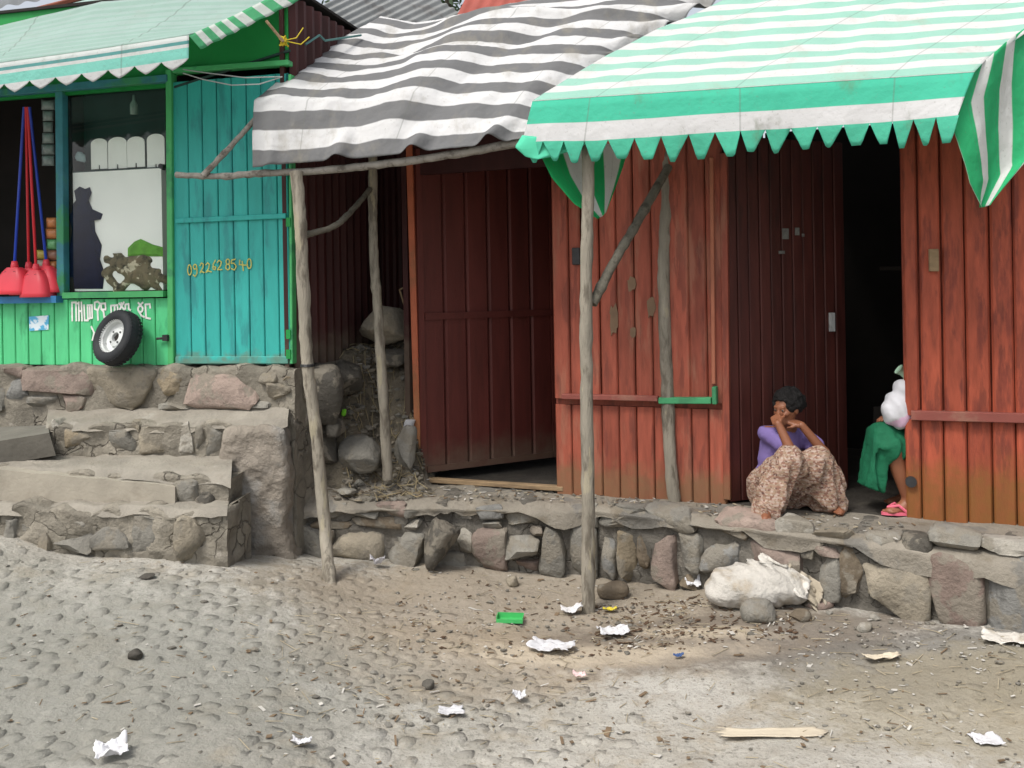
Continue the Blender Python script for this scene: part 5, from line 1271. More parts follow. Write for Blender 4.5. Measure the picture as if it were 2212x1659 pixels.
paper("paper_sheet", "broad off white sheet against the foot of the wall at far right", 2180, 1388, .24, .16, m_sack, 9, lift=.05, rot=-.3)
paper("plastic_bag", "torn white plastic bag in the lower left corner of the street", 240, 1636, .12, .09, m_paper, 12, "bag", .06, .4, crump=.8)
paper("paper_scrap", "crumpled white paper left of the dumped sack", 1497, 1274, .09, .07, m_paper, 14, lift=.09)
paper("paper_scrap", "greyish crumpled paper at the foot of the straight pole", 1235, 1326, .12, .08, mk("greyish_paper", (.55, .54, .54), var=.15), 15, lift=.07)
paper("paper_scrap", "white paper at the foot of the wall right of the crooked pole", 816, 1224, .09, .07, mk("lilac_grey_paper", (.46, .45, .47), var=.15), 16, lift=.10)
paper("cardboard_strip", "long pale strip of cardboard lying on the open street", 1668, 1588, .42, .075, m_card, 17, "cardboard", .015, -.02, n=14, crump=.3)
paper("cardboard_strip", "small bent brown cardboard near the grey wall stone", 1905, 1425, .18, .05, m_card, 18, "cardboard", .03, .1)
paper("yellow_wrapper", "yellow wrapper right of the straight pole foot", 1318, 1322, .08, .04, mk("yellow_plastic", (.6, .5, .05), var=.2, rough=.4), 19, "wrapper", .03)
paper("pink_wrapper", "tiny pink and white wrapper on the smooth street", 1252, 1464, .06, .04, mk("pink_white_wrapper", (.62, .45, .44), var=.2), 20, "wrapper")
paper("blue_scrap", "small blue scrap on the smooth street", 1466, 1422, .05, .025, mk("blue_plastic", (.06, .11, .26), var=.2), 21, "scrap")
paper("white_scrap", "flat white scrap standing by a twig on the street", 1122, 1512, .06, .05, m_paper, 22, "scrap", .05)
paper("white_scrap", "small white and grey scrap near the bottom edge", 652, 1612, .08, .04, m_paper, 23, "scrap", .04)
paper("green_scrap", "green plastic scrap on the step under the dark slab", 135, 984, .10, .05, m_grnpl, 24, "scrap", .02, z=.86)
paper("green_scrap", "smaller green plastic scrap left of the other on the step", 105, 990, .05, .03, m_grnpl, 25, "scrap", .02, z=.86)
def onm(x, y):
    lo, hi = 5.9, 7.5; a, b = ray(x, y)
    for Yq in np.linspace(lo, hi, 160):
        if TZ(a * Yq, Yq) >= EYE + b * Yq: return Vector((a * Yq, Yq, EYE + b * Yq))
    return P(x, y, 7.2)
def scrap3(name, label, x, y, size, mat, seed, cat="scrap"):
    p = onm(x, y); o = rock(name, mat, (0, 0, 0), size, seed, None, (0, .3, .2), 2, .6, .15); o.location = p + Vector((0, -.02, .02)); return tag(o, label, cat)
scrap3("paper_scrap", "white paper on top of the upright rock by the orange post", 886, 922, (.045, .03, .045), m_paper, 41, "paper")
scrap3("green_leaf", "bright green leaf on the dark rubble", 744, 896, (.018, .012, .03), mk("fresh_leaf_green", (.20, .6, .04), var=.1), 42, "leaf")
scrap3("red_scrap", "red scrap on the rubble beside the tan boulder", 766, 746, (.025, .02, .03), mk("red_scrap_plastic", (.25, .025, .025), var=.2), 43)
# green plastic tray, open box
p = G(1102, 1343); tr = MB(); c, s = math.cos(-.12), math.sin(-.12)
def TR(x, y, z): return (p.x + x * c - y * s, p.y + x * s + y * c, p.z + z)
w_, d_, h_, t_ = .075, .036, .04, .005
for x0, x1, y0, y1, za, zb in ((-w_, w_, -d_, d_, .004, .012), (-w_, w_, -d_, -d_ + t_, .012, h_ * .6), (-w_, w_, d_ - t_, d_, .012, h_), (-w_, -w_ + t_, -d_ + t_, d_ - t_, .012, h_), (w_ - t_, w_, -d_ + t_, d_ - t_, .012, h_ * .8)):
    tr.add([TR(x, y, z_) for z_ in (za, zb) for x, y in ((x0, y0), (x1, y0), (x1, y1), (x0, y1))], [(0, 3, 2, 1), (4, 5, 6, 7), (0, 1, 5, 4), (1, 2, 6, 5), (2, 3, 7, 6), (3, 0, 4, 7)])
tag(tr.build("plastic_tray", m_grnpl), "broken bright green plastic tray on the brown dirt", "tray")
# stones on the street
def street_stone(label, x, y, size, c_, seed, rot=0.0, name="loose_stone"):
    o = rock(name, ST[c_], (0, 0, 0), size, seed, None, (0, 0, rot), 3, .8, .05); g = G(x, y); o.location = g + Vector((0, 0, size[2] * .6)); return tag(o, label, "stone")
street_stone("small rounded dark stone alone on the cobbles", 293, 1424, (.035, .035, .034), 'dark', 31)
street_stone("dark pointed stone in the middle of the street", 926, 1486, (.034, .03, .024), 'dark', 32)
street_stone("flat dark stone before the lowest step", 318, 1248, (.045, .035, .015), 'dark', 33)
street_stone("round grey stone under the dumped sack", 1640, 1338, (.10, .08, .07), 'grey', 34)
street_stone("smaller brown stone right of the round grey stone", 1728, 1338, (.06, .05, .04), 'brown', 35)
street_stone("flat reddish slab beside the dumped sack", 1768, 1312, (.085, .05, .03), 'red', 36, .2)
street_stone("brown boulder at the wall foot right of the straight pole", 1325, 1290, (.10, .07, .065), 'brown', 37)
street_stone("small brown stone left of the straight pole at the wall foot", 1108, 1262, (.045, .04, .035), 'tan', 38)
street_stone("pale rounded stone among the gravel at right", 1868, 1362, (.04, .035, .03), 'pale', 39)
street_stone("pale chip beside the pale rounded stone", 1890, 1340, (.03, .025, .02), 'pale', 40)
# dumped sack
sc0 = G(1640, 1312); sc0.y += .05
def sackf(p):
    q = (p - np.array(sc0)) * np.array((1, 1, 1.08)); d = ell(q, (-.02, 0, .12), (.27, .16, .125)); d = smin(d, ell(q, (.13, -.02, .09), (.15, .13, .09)), .06); d = smin(d, ell(q, (-.16, .0, .07), (.14, .12, .07)), .06)
    d = smin(d, cap(q, (.06, .05, .15), (.20, .05, .16), .06, .035), .06)
    wq = np.stack([p[..., 0] * 9 + p[..., 2] * 9, p[..., 1] * 5, p[..., 2] * 4 - p[..., 0] * 3], -1)
    return d - .030 * fbm(p * 6, 2) + .045 * (np.abs(fbm(wq, 6, 3)) - .12) - .008 * np.sin(q[..., 0] * 24 + q[..., 2] * 38 + 3 * fbm(p * 4, 5)) * sstep(.05, .2, q[..., 2])
sk_ = thing("dumped_sack", "white woven sack with crumpled beige mouth dumped against the wall foot", "sack", tuple(sc0))
sdf_object(sackf, sc0 + Vector((-.4, -.26, -.04)), sc0 + Vector((.42, .26, .36)), .011, "sack_body", m_sack, sk_)
def ragsheet(cpx, Y0, w_, h_, mat, seed, name, slope=(0.0, -.5), rot=0.0):
    S_, T_ = np.meshgrid(np.linspace(-.5, .5, 26), np.linspace(-.5, .5, 18), indexing='ij'); c = P(*cpx, Y0); q = np.stack([S_ * 3, T_ * 3, S_ * 0 + seed], -1)
    a = S_ * w_ * (1 + .3 * fbm(q, seed)); b = T_ * h_ * (1 + .4 * fbm(q, seed + 3)); cr, sr = math.cos(rot), math.sin(rot)
    x = a * cr - b * sr; z = a * sr + b * cr
    y = -.02 * np.sin(S_ * 14 + T_ * 6) - .05 * fbm(q * 1.5, seed + 6) + z * slope[1] + x * slope[0]
    o = MB().grid(np.stack([c.x + x, c.y + y, c.z + z], -1)).build(name, mat, sk_, True); o.modifiers.new("thickness", 'SOLIDIFY').thickness = .003; return o
ragsheet((1690, 1246), sc0.y - .04, .26, .10, m_sack, 3, "sack_mouth", (0, 1.3), -.40)
ragsheet((1735, 1262), sc0.y - .05, .22, .11, m_sackin, 5, "torn_edge", (.2, 1.0), -.65)
ragsheet((1660, 1228), sc0.y - .02, .22, .06, m_sack, 8, "folded_edge", (0, 1.2), -.15)
ragsheet((1752, 1286), sc0.y - .07, .16, .08, m_sackin, 12, "torn_edge", (.2, .9), -.9)
# litter: straw, leaves, chips and pebbles nobody could count
rr = random.Random(33); m = MB()
lm = [mk("dry_straw", (.36, .31, .22), var=.4, sc=9, bump=0), mk("dry_leaf", (.17, .12, .075), var=.5, sc=9, bump=0), mk("paper_bits", (.48, .46, .42), var=.3, sc=9, bump=0), mk("dark_grit", (.14, .13, .11), var=.3, bump=0), ST['grey'], mk("brown_husk", (.085, .052, .032), var=.5, sc=15, bump=0)]
def chip(x, y, z, L_, w_, h_, rot, mi, tilt=0.0):
    c, s = math.cos(rot), math.sin(rot); pts = []
    for zz in (0, h_):
        for a, b in ((-L_, -w_ * .7), (L_ * .9, -w_), (L_, w_ * .6), (-L_ * .8, w_)): pts.append((x + a * c - b * s, y + a * s + b * c, z + zz + tilt * a))
    m.cur = mi; m.add(pts, [(0, 3, 2, 1), (4, 5, 6, 7), (0, 1, 5, 4), (1, 2, 6, 5), (2, 3, 7, 6), (3, 0, 4, 7)])
def gzd(X, Y): return gz(X, Y) + .028 * float(fbm(np.array([X * 2.2, Y * 2.2, 0.]), 3))
zones = [((850, 1500, 1240, 1400), 560, (0, 0, 1, 2, 3, 4, 5)), ((600, 1400, 1330, 1560), 380, (0, 0, 1, 2, 3, 4)), ((0, 2212, 1300, 1659), 800, (0, 0, 1, 1, 3, 4, 2)), ((1280, 1720, 1285, 1385), 650, (1, 5, 5, 5, 2, 3, 0)), ((1650, 2212, 1330, 1440), 330, (0, 2, 4, 4, 3, 2)), ((1700, 2212, 1430, 1600), 160, (0, 0, 2, 4))]
gl = [G(x, y) for x, y in ()]
for (xa, xb, ya, yb), n_, kinds in zones:
    for _ in range(n_):
        pt = on_ground(rr.uniform(xa, xb), rr.uniform(ya, yb), .09); X, Y = pt.x, pt.y
        d1 = (Vector((X, Y, 0)) - FW1.o).dot(FW1.n); d2 = (Vector((X, Y, 0)) - FW2.o).dot(FW2.n)
        if (X < .49 and d1 < .03) or (X >= .49 and d2 < .05): continue
        if X < -1.4 and Y > 5.5: continue
        z = gzd(X, Y) + .004; k_ = rr.choice(kinds); rot = rr.gauss(.15, .9)
        if k_ == 0: chip(X, Y, z + .003, min(.07, rr.lognormvariate(-3.9, .6)), rr.uniform(.0009, .0022), .0025, rot, 0, rr.uniform(-.15, .15))
        elif k_ in (1, 5): chip(X, Y, z + .002, min(.03, rr.lognormvariate(-4.6, .6)), min(.014, rr.lognormvariate(-5.4, .6)), .003, rot, k_, rr.uniform(-.3, .3))
        elif k_ == 2: chip(X, Y, z + .002, min(.03, rr.lognormvariate(-4.9, .6)), min(.014, rr.lognormvariate(-5.5, .5)), .002, rot, 2, rr.uniform(-.3, .3))
        else:
            v, f = ICO[1]; r_ = np.random.default_rng(rr.randrange(10 ** 6)); s_ = min(.020, rr.lognormvariate(-5.1, .55)); m.cur = k_
            m.add(v * r_.uniform(.6, 1.2, (len(v), 1)) * s_ * np.array([1.2, 1, .6]) + np.array((X, Y, z)), f)
for _ in range(500):           # on the terrace and the rubble
    X = rr.uniform(-1.3, 2.6); y0 = float(lip_y(np.array(X))); Y = y0 + rr.uniform(.02, .45 if X > -.6 else 1.0)
    z = TZ(X, Y) + .006; k_ = rr.choice((0, 1, 2, 3, 4, 4))
    chip(X, Y, z, rr.uniform(.006, .03), rr.uniform(.002, .008), .004, rr.uniform(0, 3), k_, rr.uniform(-.2, .2))
m.build("litter", lm, None, False, 'stuff')

# ------------------------------------------------------------------ behind the shacks
# house with grey tin roof
hs_ = thing("tin_roofed_house", "house with grey corrugated tin roof rising behind the grey striped awning", "house", (-.9, 8.4, 1.4))
corrugated([P(660, 30, 8.0), P(800, 150, 7.9), P(1020, 44, 9.6), P(842, -60, 9.9)], 12, .02, m_iron, hs_, "roof", 3, False)
MB().box(Frame((-1.5, 8.6), (0, 8.6)), 0, 1.6, -1.2, 0, 1.2, 4.3).build("wall", m_black, hs_)
h2_ = thing("red_roofed_house", "low house with faded red tin roof glimpsed above the grey striped awning", "house", (.2, 9.6, 1.0))
corrugated([P(975, 60, 9.0), P(1250, 30, 8.8), P(1300, -60, 10.2), P(1030, -50, 10.4)], 10, .02, m_rustroof, h2_, "roof", 3, False)
MB().box(Frame((-.5, 9.5), (1.2, 9.5)), 0, 1.6, -1.2, 0, 0.5, 4.35).build("wall", m_maroon, h2_)
# tree
tb = Vector((-1.0, 13.5, .3)); tree = thing("leafy_tree", "dark leafy tree glimpsed between the two tin roofs", "tree", tuple(tb))
m = MB(); m.tube([tb, tb + Vector((.1, 0, 2.5)), tb + Vector((.0, .1, 4.6)), tb + Vector((.2, 0, 6.2))], [.2, .16, .12, .05], 9)
for a in range(6):
    d = Vector((math.cos(a * 1.1), math.sin(a * 1.1) * .8, .55)); m.tube([tb + Vector((.05, 0, 3.6 + a * .3)), tb + Vector((.05, 0, 3.9 + a * .3)) + d * .8, tb + Vector((.05, 0, 4.1 + a * .3)) + d * 1.5], [.06, .04, .015], 6)
m.build("trunk", m_wood_dk, tree, True)
r_ = np.random.default_rng(4); m = MB()
for _ in range(70):
    cc = np.array(tb) + np.array((.1, 0, 5.6)) + r_.normal(size=3) * np.array((1.0, .9, .8))
    for _ in range(60):
        c = cc + r_.normal(size=3) * .22; a = r_.normal(size=3); a /= np.linalg.norm(a); b = np.cross(a, r_.normal(size=3)); b /= np.linalg.norm(b)
        m.add([c - a * .07, c + b * .03, c + a * .07, c - b * .03], [(0, 1, 2, 3)])
m.build("crown", mk("dark_leaves", (.035, .07, .03), var=.4, sc=3, rough=.6, bump=0, transl=.2), tree)
#PEOPLE
def npv(v): return np.array(tuple(v), float)
def headf(Rm, c, sc=1.0):
    """head as a distance function; local axes: x right, y forward (face), z up; c is the head's centre"""
    Rm = np.array(Rm); c = npv(c)
    def f(p):
        q = ((p - c) @ Rm) / sc
        d = ell(q, (0, -.012, .025), (.073, .092, .090))
        d = smin(d, ell(q, (0, .030, -.045), (.052, .055, .062)), .035)
        d = smin(d, cap(q, (0, .072, -.088), (0, .066, -.080), .022, .022), .03)                 # chin
        d = smin(d, cap(q, (0, .083, .020), (0, .100, -.022), .009, .014), .014)                  # nose
        d = smin(d, ell(q, (0, .094, -.025), (.019, .012, .010)), .008)
        d = smin(d, cap(q, (-.034, .078, .030), (.034, .078, .030), .010, .010), .016)            # brow
        for s in (-1, 1):
            d = smin(d, ell(q, (s * .040, .060, -.015), (.022, .022, .018)), .02)                 # cheek
            d = np.maximum(d, -ell(q, (s * .031, .090, .012), (.016, .012, .009)))                # eye hollow
            d = smin(d, ell(q, (s * .031, .076, .012), (.014, .012, .010)), .004)                 # lid
            d = smin(d, ell(q, (s * .076, -.008, -.005), (.009, .020, .032)), .008)               # ear
        d = smin(d, ell(q, (0, .084, -.052), (.026, .012, .008)), .006); d = smin(d, ell(q, (0, .082, -.064), (.022, .012, .009)), .006)   # lips
        return d * sc
    return f
def hairf(Rm, c, sc=1.0, bun=True):
    Rm = np.array(Rm); c = npv(c)
    def f(p):
        q = ((p - c) @ Rm) / sc
        d = ell(q, (0, -.028, .038), (.092, .104, .100))
        if bun: d = smin(d, ell(q, (0, -.105, .02), (.06, .05, .055)), .04)
        face = (q[..., 1] - .045 - .35 * np.maximum(q[..., 2] - .075, 0) * -1)
        face = q[..., 1] - (.050 - .2 * (q[..., 2] - .06) + .25 * np.maximum(q[..., 2] - .055, 0) * 4)
        d = np.maximum(d, face); d = np.maximum(d, -(q[..., 2] + .055 + .3 * q[..., 1]))
        return (d - .016 * fbm(p * 45, 3, 3) - .014 * fbm(p * 14, 8)) * sc
    return f
def handf(w, d, up, side, curl, s=1.0):
    """palm and five fingers; w wrist, d towards the fingers, up the back of the hand, side the thumb's side"""
    w = npv(w); d = npv(Vector(d).normalized()); up = npv(Vector(up).normalized()); sd_ = np.cross(d, up); sd_ /= np.linalg.norm(sd_); sd_ *= side
    up = np.cross(sd_, d) * side
    segs = []
    for i, (off, L_) in enumerate(((.030, .070), (.010, .078), (-.010, .072), (-.028, .058))):
        b = w + d * .085 * s + sd_ * off * s; a1 = curl
        d1 = d * math.cos(a1 * .5) - up * math.sin(a1 * .5); d2 = d * math.cos(a1 * 1.3) - up * math.sin(a1 * 1.3); d3 = d * math.cos(a1 * 1.9) - up * math.sin(a1 * 1.9)
        p1 = b + d1 * L_ * .45 * s; p2 = p1 + d2 * L_ * .32 * s; p3 = p2 + d3 * L_ * .23 * s
        segs += [(b - d * .03 * s, b, .0105, .0095), (b, p1, .0095, .0085), (p1, p2, .0085, .0078), (p2, p3, .0078, .0065)]
    tb_ = w + d * .028 * s + sd_ * .026 * s; t1 = tb_ + (d * .6 + sd_ * .6 - up * .3) * .042 * s; t2 = t1 + (d * .9 + sd_ * .15 - up * .4) * .030 * s
    segs += [(tb_, t1, .013, .010), (t1, t2, .010, .0075)]
    def f(p):
        q = p - (w + d * .048 * s)
        palm = np.sqrt((np.maximum(np.abs(q @ d) - .036 * s, 0)) ** 2 + (np.maximum(np.abs(q @ sd_) - .028 * s, 0)) ** 2 + (np.maximum(np.abs(q @ up) - .004, 0)) ** 2) - .010
        r_ = palm
        for a, b, ra, rb_ in segs: r_ = np.minimum(smin(r_, cap(p, a, b, ra * s, rb_ * s), .004), r_)
        return r_
    return f
def footf(a, d, s=1.0):
    """foot under ankle a (on the floor at a.z - .08), pointing along d"""
    a = npv(a); d = npv(Vector((d[0], d[1], 0)).normalized()); sd_ = np.array((d[1], -d[0], 0))
    fl = a - np.array((0, 0, .065))
    def f(p):
        r_ = cap(p, fl - d * .045 + (0, 0, .012), fl + d * .03 + (0, 0, .02), .036, .034)
        r_ = smin(r_, cap(p, fl + d * .03 + (0, 0, .015), fl + d * .125 + (0, 0, .0), .034, .024), .03)
        r_ = smin(r_, cap(p, a, fl + (0, 0, .02), .034, .036), .03)
        for i in range(5):
            b = fl + d * (.135 - .008 * abs(i - 1)) + sd_ * (.028 - .014 * i); r_ = smin(r_, cap(p, b - d * .02, b + d * (.022 - .003 * i), .010, .009), .006)
        return np.maximum(r_, -(p[..., 2] - (fl[2] - .022)))
    return f
def rot_from(fwd, up=(0, 0, 1)):
    f = Vector(fwd).normalized(); r = f.cross(Vector(up)).normalized(); u = r.cross(f)
    return Matrix((r, f, u)).transposed()

# ---- the woman on the threshold
WZ = ZR + .005
pel = P(1676, 1046, 5.80); pel.z = WZ + .135
che = P(1688, 962, 5.79); nek = P(1702, 915, 5.75); hed = P(1703, 874, 5.70)
shL, shR = P(1660, 930, 5.72), P(1740, 938, 5.80)
elL, wrL = P(1713, 972, 5.52), P(1683, 908, 5.57)
elR, wrR = P(1790, 976, 5.62), P(1737, 912, 5.62)
hpL, hpR = P(1660, 1052, 5.78), P(1702, 1054, 5.80)
knL, knR = P(1708, 992, 5.50), P(1774, 996, 5.58)
anL, anR = P(1656, 1098, 5.50), P(1802, 1092, 5.64)
anL.z = WZ + .085; anR.z = WZ + .085
Rh = rot_from((-.80, -.56, -.18))
hf = headf(Rh, hed, .94); mouth = hed + Rh @ Vector((0, .10, -.055))
hl = handf(wrL, (mouth - wrL) + Vector((-.02, -.01, .03)), (-.6, -.5, .6), 1, .75, .9)
hr_ = handf(wrR, (hed + Rh @ Vector((.05, .03, -.055))) - wrR + Vector((-.03, 0, .0)), (.3, -.5, .8), -1, .55, .9)
fL_, fR2 = footf(anL, (-.35, -1, 0), .9), footf(anR, (.2, -1, 0), .9)
def bodyf(p):
    d = hf(p)
    d = smin(d, cap(p, npv(nek), npv(hed - Vector((0, 0, .03))), .048, .046), .03)
    d = smin(d, cap(p, npv(pel), npv(che), .115, .105), .06); d = smin(d, cap(p, npv(che), npv(nek), .095, .05), .05)
    d = smin(d, cap(p, npv(shL), npv(shR), .045, .045), .05)
    for sh_, el, wr in ((shL, elL, wrL), (shR, elR, wrR)):
        arm = smin(cap(p, npv(sh_), npv(el), .043, .033), cap(p, npv(el), npv(wr), .034, .024), .012); d = smin(d, arm, .012)
    for hp_, kn, an in ((hpL, knL, anL), (hpR, knR, anR)):
        leg = smin(cap(p, npv(hp_), npv(kn), .075, .055), cap(p, npv(kn), npv(an), .054, .034), .02); d = smin(d, leg, .02)
    d = smin(d, fL_(p), .015); d = smin(d, fR2(p), .015)
    d = smin(d, hl(p), .008); d = smin(d, hr_(p), .008)
    return d
lo = Vector((min(hpL.x, anL.x) - .2, 5.30, WZ - .02)); hi = Vector((anR.x + .2, 6.02, hed.z + .2))
wom = thing("person", "person in purple shirt and patterned skirt crouching in the doorway, hands at the mouth", "person", (pel.x, pel.y, WZ))
sdf_object(bodyf, lo, hi, .005, "body", m_skin, wom)
sdf_object(hairf(Rh, hed, 1.02), hed - Vector((.19,) * 3), hed + Vector((.19,) * 3), .006, "hair", m_hair, wom)
for s_ in (-1, 1):
    c = hed + Rh @ (Vector((s_ * .031, .0775, .0115)) * .94); v, f = ICO[2]
    MB().add(v * .0105 + npv(c), f).build("eye", mk("eye_white", (.22, .19, .16), rough=.2, bump=0), wom, True)
    v2 = v * .0056 + npv(c + Rh @ Vector((-.001, .0062, 0))); MB().add(v2, f).build("pupil", m_black, wom, True)
def shirtf(p):
    d = cap(p, npv(pel + Vector((0, 0, .02))), npv(che), .132, .122); d = smin(d, cap(p, npv(che), npv(nek - Vector((0, 0, .03))), .110, .055), .05)
    d = smin(d, cap(p, npv(shL), npv(shR), .058, .058), .05)
    for sh_, el in ((shL, elL), (shR, elR)):
        b = sh_.lerp(el, .58); d = smin(d, cap(p, npv(sh_), npv(b), .058, .060), .025)
    d = np.maximum(d, p[..., 2] - (nek.z + .004))
    d = np.maximum(d, -(cap(p, npv(nek), npv(hed), .062, .07))) 
    wr_ = .016 * np.sin(p[..., 2] * 62 + p[..., 0] * 40 + 4 * fbm(p * 6, 2)) * sstep(che.z + .02, pel.z, p[..., 2])
    return d - .012 * fbm(p * 11, 4) - wr_ * .7
sdf_object(shirtf, lo, hi, .008, "shirt", m_purple, wom)
def skirtf(p):
    d = cap(p, npv(pel - Vector((.0, 0, .02))), npv(pel + Vector((.02, -.02, .02))), .160, .14)
    for hp_, kn, an, sp in ((hpL, knL, anL, .085), (hpR, knR, anR, .10)):
        d = smin(d, cap(p, npv(hp_), npv(kn), .115, .088), .05); an2 = an - Vector((0, 0, .03)); d = smin(d, cap(p, npv(kn), npv(an2), .088, sp), .03)
    d = smin(d, cap(p, npv((knL + knR) / 2 + Vector((0, .05, -.05))), npv((anL + anR) / 2 + Vector((0, .07, .12))), .075, .06), .09)
    d = smin(d, cap(p, npv(knR), npv(P(1826, 1040, 5.66)), .075, .04), .05)
    d = smin(d, cap(p, npv(hpR), npv(P(1800, 1070, 5.74)), .10, .08), .05)
    d = np.maximum(d, -(p[..., 2] - (WZ + .012)))
    f_ = .016 * np.sin((p[..., 0] * 55 + p[..., 1] * 60) + 5 * fbm(p * 5, 6)) * (1 - sstep(knL.z - .1, knL.z + .05, p[..., 2]))
    return d - f_ - .022 * fbm(p * 9, 7) - .005 * fbm(p * 25, 9)
sdf_object(skirtf, lo - Vector((.05, 0, 0)), hi, .008, "skirt", m_skirt, wom)
wom.scale = (.95, .95, .95); wom.location.y += .06; wom.location.x += .012

# ---- the second person, mostly behind the wall of the right shack
kz = P(1884, 936, 5.62); hp2 = Vector((kz.x + .44, 5.86, WZ + .33)); kn2 = Vector((kz.x + .07, kz.y + .03, kz.z - .02))
sh2n = P(1930, 985, 5.66); an2_ = P(1962, 1072, 5.60); an2_.z = WZ + .095
ch2 = hp2 + Vector((.04, .02, .36)); nk2 = ch2 + Vector((-.02, 0, .17)); hd2 = nk2 + Vector((-.04, -.02, .13))
kn3 = kn2 + Vector((.10, .17, -.01)); an3 = Vector((kn3.x + .14, kn3.y + .0, WZ + .09))
Rh2 = rot_from((-1, -.25, -.1)); hf2 = headf(Rh2, hd2)
el2a, wr2a = ch2 + Vector((-.14, -.16, -.12)), kn2 + Vector((.12, .02, .10)); el2b, wr2b = ch2 + Vector((-.12, .2, -.12)), kn3 + Vector((.10, -.02, .10))
h2a = handf(wr2a, (-1, 0, .1), (0, 0, 1), 1, .5, .9); h2b = handf(wr2b, (-1, 0, .1), (0, 0, 1), -1, .5, .9)
ft2 = footf(an2_ - Vector((0, 0, .006)), (-1, -.15, 0)); ft3 = footf(an3, (-1, 0, 0))
shin_top = P(1926, 968, 5.585)
def body2(p):
    d = hf2(p); d = smin(d, cap(p, npv(nk2), npv(hd2 - Vector((0, 0, .03))), .05, .048), .03)
    d = smin(d, cap(p, npv(hp2), npv(ch2), .12, .115), .06); d = smin(d, cap(p, npv(ch2), npv(nk2), .10, .05), .05)
    for s1, el, wr in ((ch2 + Vector((0, -.15, .1)), el2a, wr2a), (ch2 + Vector((0, .17, .1)), el2b, wr2b)):
        d = smin(d, smin(cap(p, npv(s1), npv(el), .045, .034), cap(p, npv(el), npv(wr), .035, .025), .012), .03)
    for h_, k_, a_ in ((hp2 + Vector((0, -.08, 0)), shin_top, an2_), (hp2 + Vector((0, .1, 0)), kn3, an3)):
        d = smin(d, smin(cap(p, npv(h_), npv(k_), .08, .056), cap(p, npv(k_), npv(a_), .054, .036), .02), .03)
    for q in (h2a, h2b, ft2, ft3): d = smin(d, q(p), .012)
    return d
lo2 = Vector((kz.x - .22, 5.38, WZ - .02)); hi2 = Vector((hp2.x + .3, 6.25, hd2.z + .2))
per2 = thing("person", "person mostly hidden behind the right wall, green skirt, bare shin and pink sandal showing", "person", (hp2.x, hp2.y, WZ))
sdf_object(body2, lo2, hi2, .008, "body", m_skin, per2)
sdf_object(hairf(Rh2, hd2), hd2 - Vector((.2,) * 3), hd2 + Vector((.2,) * 3), .008, "hair", m_hair, per2)
def skirt2(p):
    d = smin(cap(p, npv(hp2 + Vector((0, -.03, .03))), npv(kn2), .135, .080), cap(p, npv(hp2 + Vector((0, .1, 0))), npv(kn3), .14, .085), .06)
    d = smin(d, cap(p, npv(hp2 + Vector((0, -.05, .02))), npv(shin_top + Vector((-.01, 0, .01))), .12, .078), .04)
    q = p - npv(Vector((kn2.x - .015, kn2.y + .02, kn2.z - .15))); q = q.copy(); q[..., 0] += .022 - .16 * q[..., 2]
    bx = np.stack([np.abs(q[..., 0]) - .026, np.abs(q[..., 1]) - .075, np.abs(q[..., 2]) - .17], -1)
    b = np.linalg.norm(np.maximum(bx, 0), axis=-1) + np.minimum(bx.max(-1), 0) - .022
    d = smin(d, b, .05)
    cut = p[..., 2] - (kn2.z - .335 - .35 * (p[..., 0] - kn2.x))
    d = np.maximum(d, -cut)
    return d - .014 * np.sin(p[..., 0] * 85 + p[..., 1] * 70 + 4 * fbm(p * 6, 3)) * sstep(kn2.z + .05, kn2.z - .15, p[..., 2]) - .010 * fbm(p * 12, 5)
sdf_object(skirt2, lo2, hi2, .009, "skirt", m_greencloth, per2)
def blouse2(p):
    d = smin(cap(p, npv(hp2), npv(ch2), .14, .135), cap(p, npv(ch2), npv(nk2 - Vector((0, 0, .03))), .12, .06), .05)
    for s1, el in ((ch2 + Vector((0, -.15, .1)), el2a), (ch2 + Vector((0, .17, .1)), el2b)): d = smin(d, cap(p, npv(s1), npv(s1.lerp(el, .7)), .06, .06), .04)
    return np.maximum(d, p[..., 2] - nk2.z - .0) - .010 * fbm(p * 12, 4)
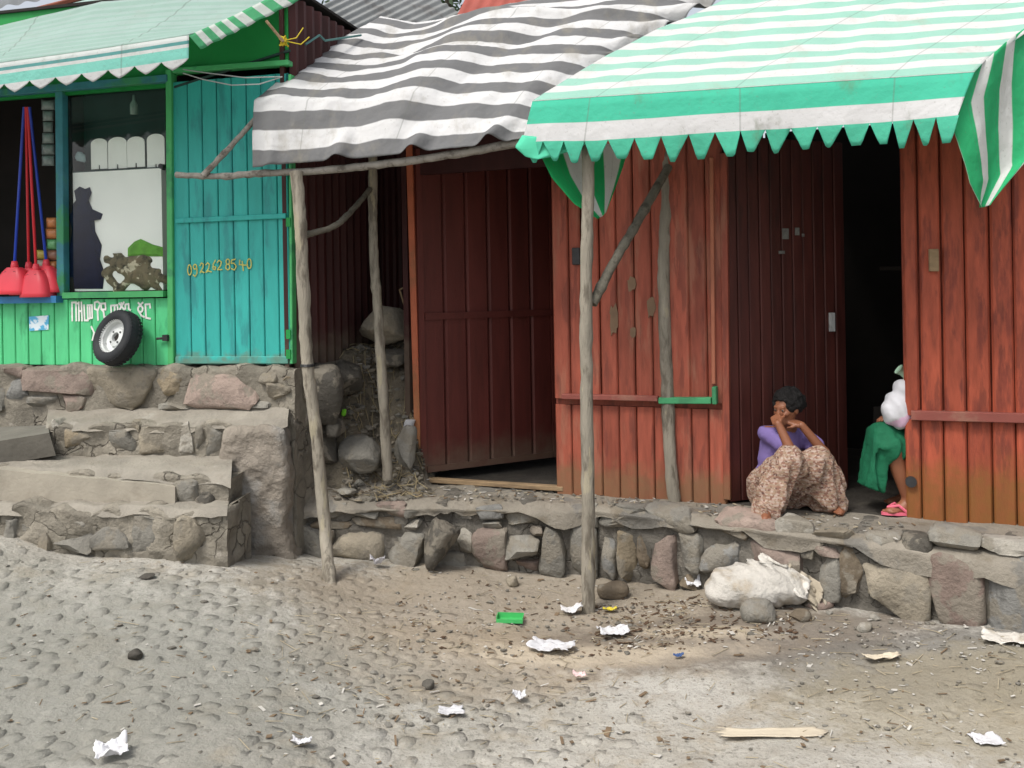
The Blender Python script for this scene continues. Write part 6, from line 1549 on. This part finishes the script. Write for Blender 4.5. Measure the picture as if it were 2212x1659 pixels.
sdf_object(blouse2, lo2, hi2, .01, "blouse", m_navy, per2)
# sandal
sa_ = Vector((an2_.x - .045, an2_.y - .01, WZ)); m = MB(); out2 = []
for t in np.linspace(0, 2 * math.pi, 20)[:-1]: out2.append((math.cos(t) * .125, math.sin(t) * (.045 + .008 * math.cos(t))))
K = len(out2); A = [(sa_.x + x, sa_.y + y, WZ + .003) for x, y in out2]; B = [(sa_.x + x, sa_.y + y, WZ + .020) for x, y in out2]
m.add(A + B, [tuple(range(K - 1, -1, -1)), tuple(range(K, 2 * K))] + [(i, (i + 1) % K, K + (i + 1) % K, K + i) for i in range(K)])
for s_ in (-1, 1): m.tube([Vector((sa_.x - .085, sa_.y, WZ + .045)), Vector((sa_.x - .03, sa_.y + s_ * .030, WZ + .062)), Vector((sa_.x + .02, sa_.y + s_ * .045, WZ + .018))], .009, 6)
m.build("sandal", m_pinkpl, per2, True, sharp=50)
# the pale bundle on the lap
b1 = P(1940, 885, 5.60); b2 = P(1952, 842, 5.60); b3 = P(1950, 806, 5.60)
bun = thing("cloth_bundle", "white and pink bundle with pale green knotted top beside the edge of the doorway", "bundle", tuple(b1))
def bunf(p):
    d = smin(ell(p, npv(b1 + Vector((.01, 0, .0))), (.105, .09, .115)), ell(p, npv(b2 + Vector((.01, 0, 0))), (.075, .07, .065)), .02)
    return d - .009 * fbm(p * 11, 4) - .005 * np.sin(p[..., 0] * 70 + 5 * fbm(p * 7, 2) + p[..., 2] * 25)
ob = sdf_object(bunf, b1 - Vector((.2, .2, .2)), b2 + Vector((.2, .2, .2)), .009, "wrapping", m_bundle, bun)
ob.data.materials.append(m_bundlepink)
for p in ob.data.polygons:
    c = p.center
    if c.z < -.03 + .6 * c.x and c.z > -.10: p.material_index = 1
m = MB(); m.tube([b2 + Vector((.03, 0, .03)), b3 + Vector((.02, 0, -.02)), b3 + Vector((0, 0, .005)), b3 + Vector((-.025, 0, .025))], [.028, .020, .024, .034], 10)
m.build("knotted_top", m_mint, bun, True)
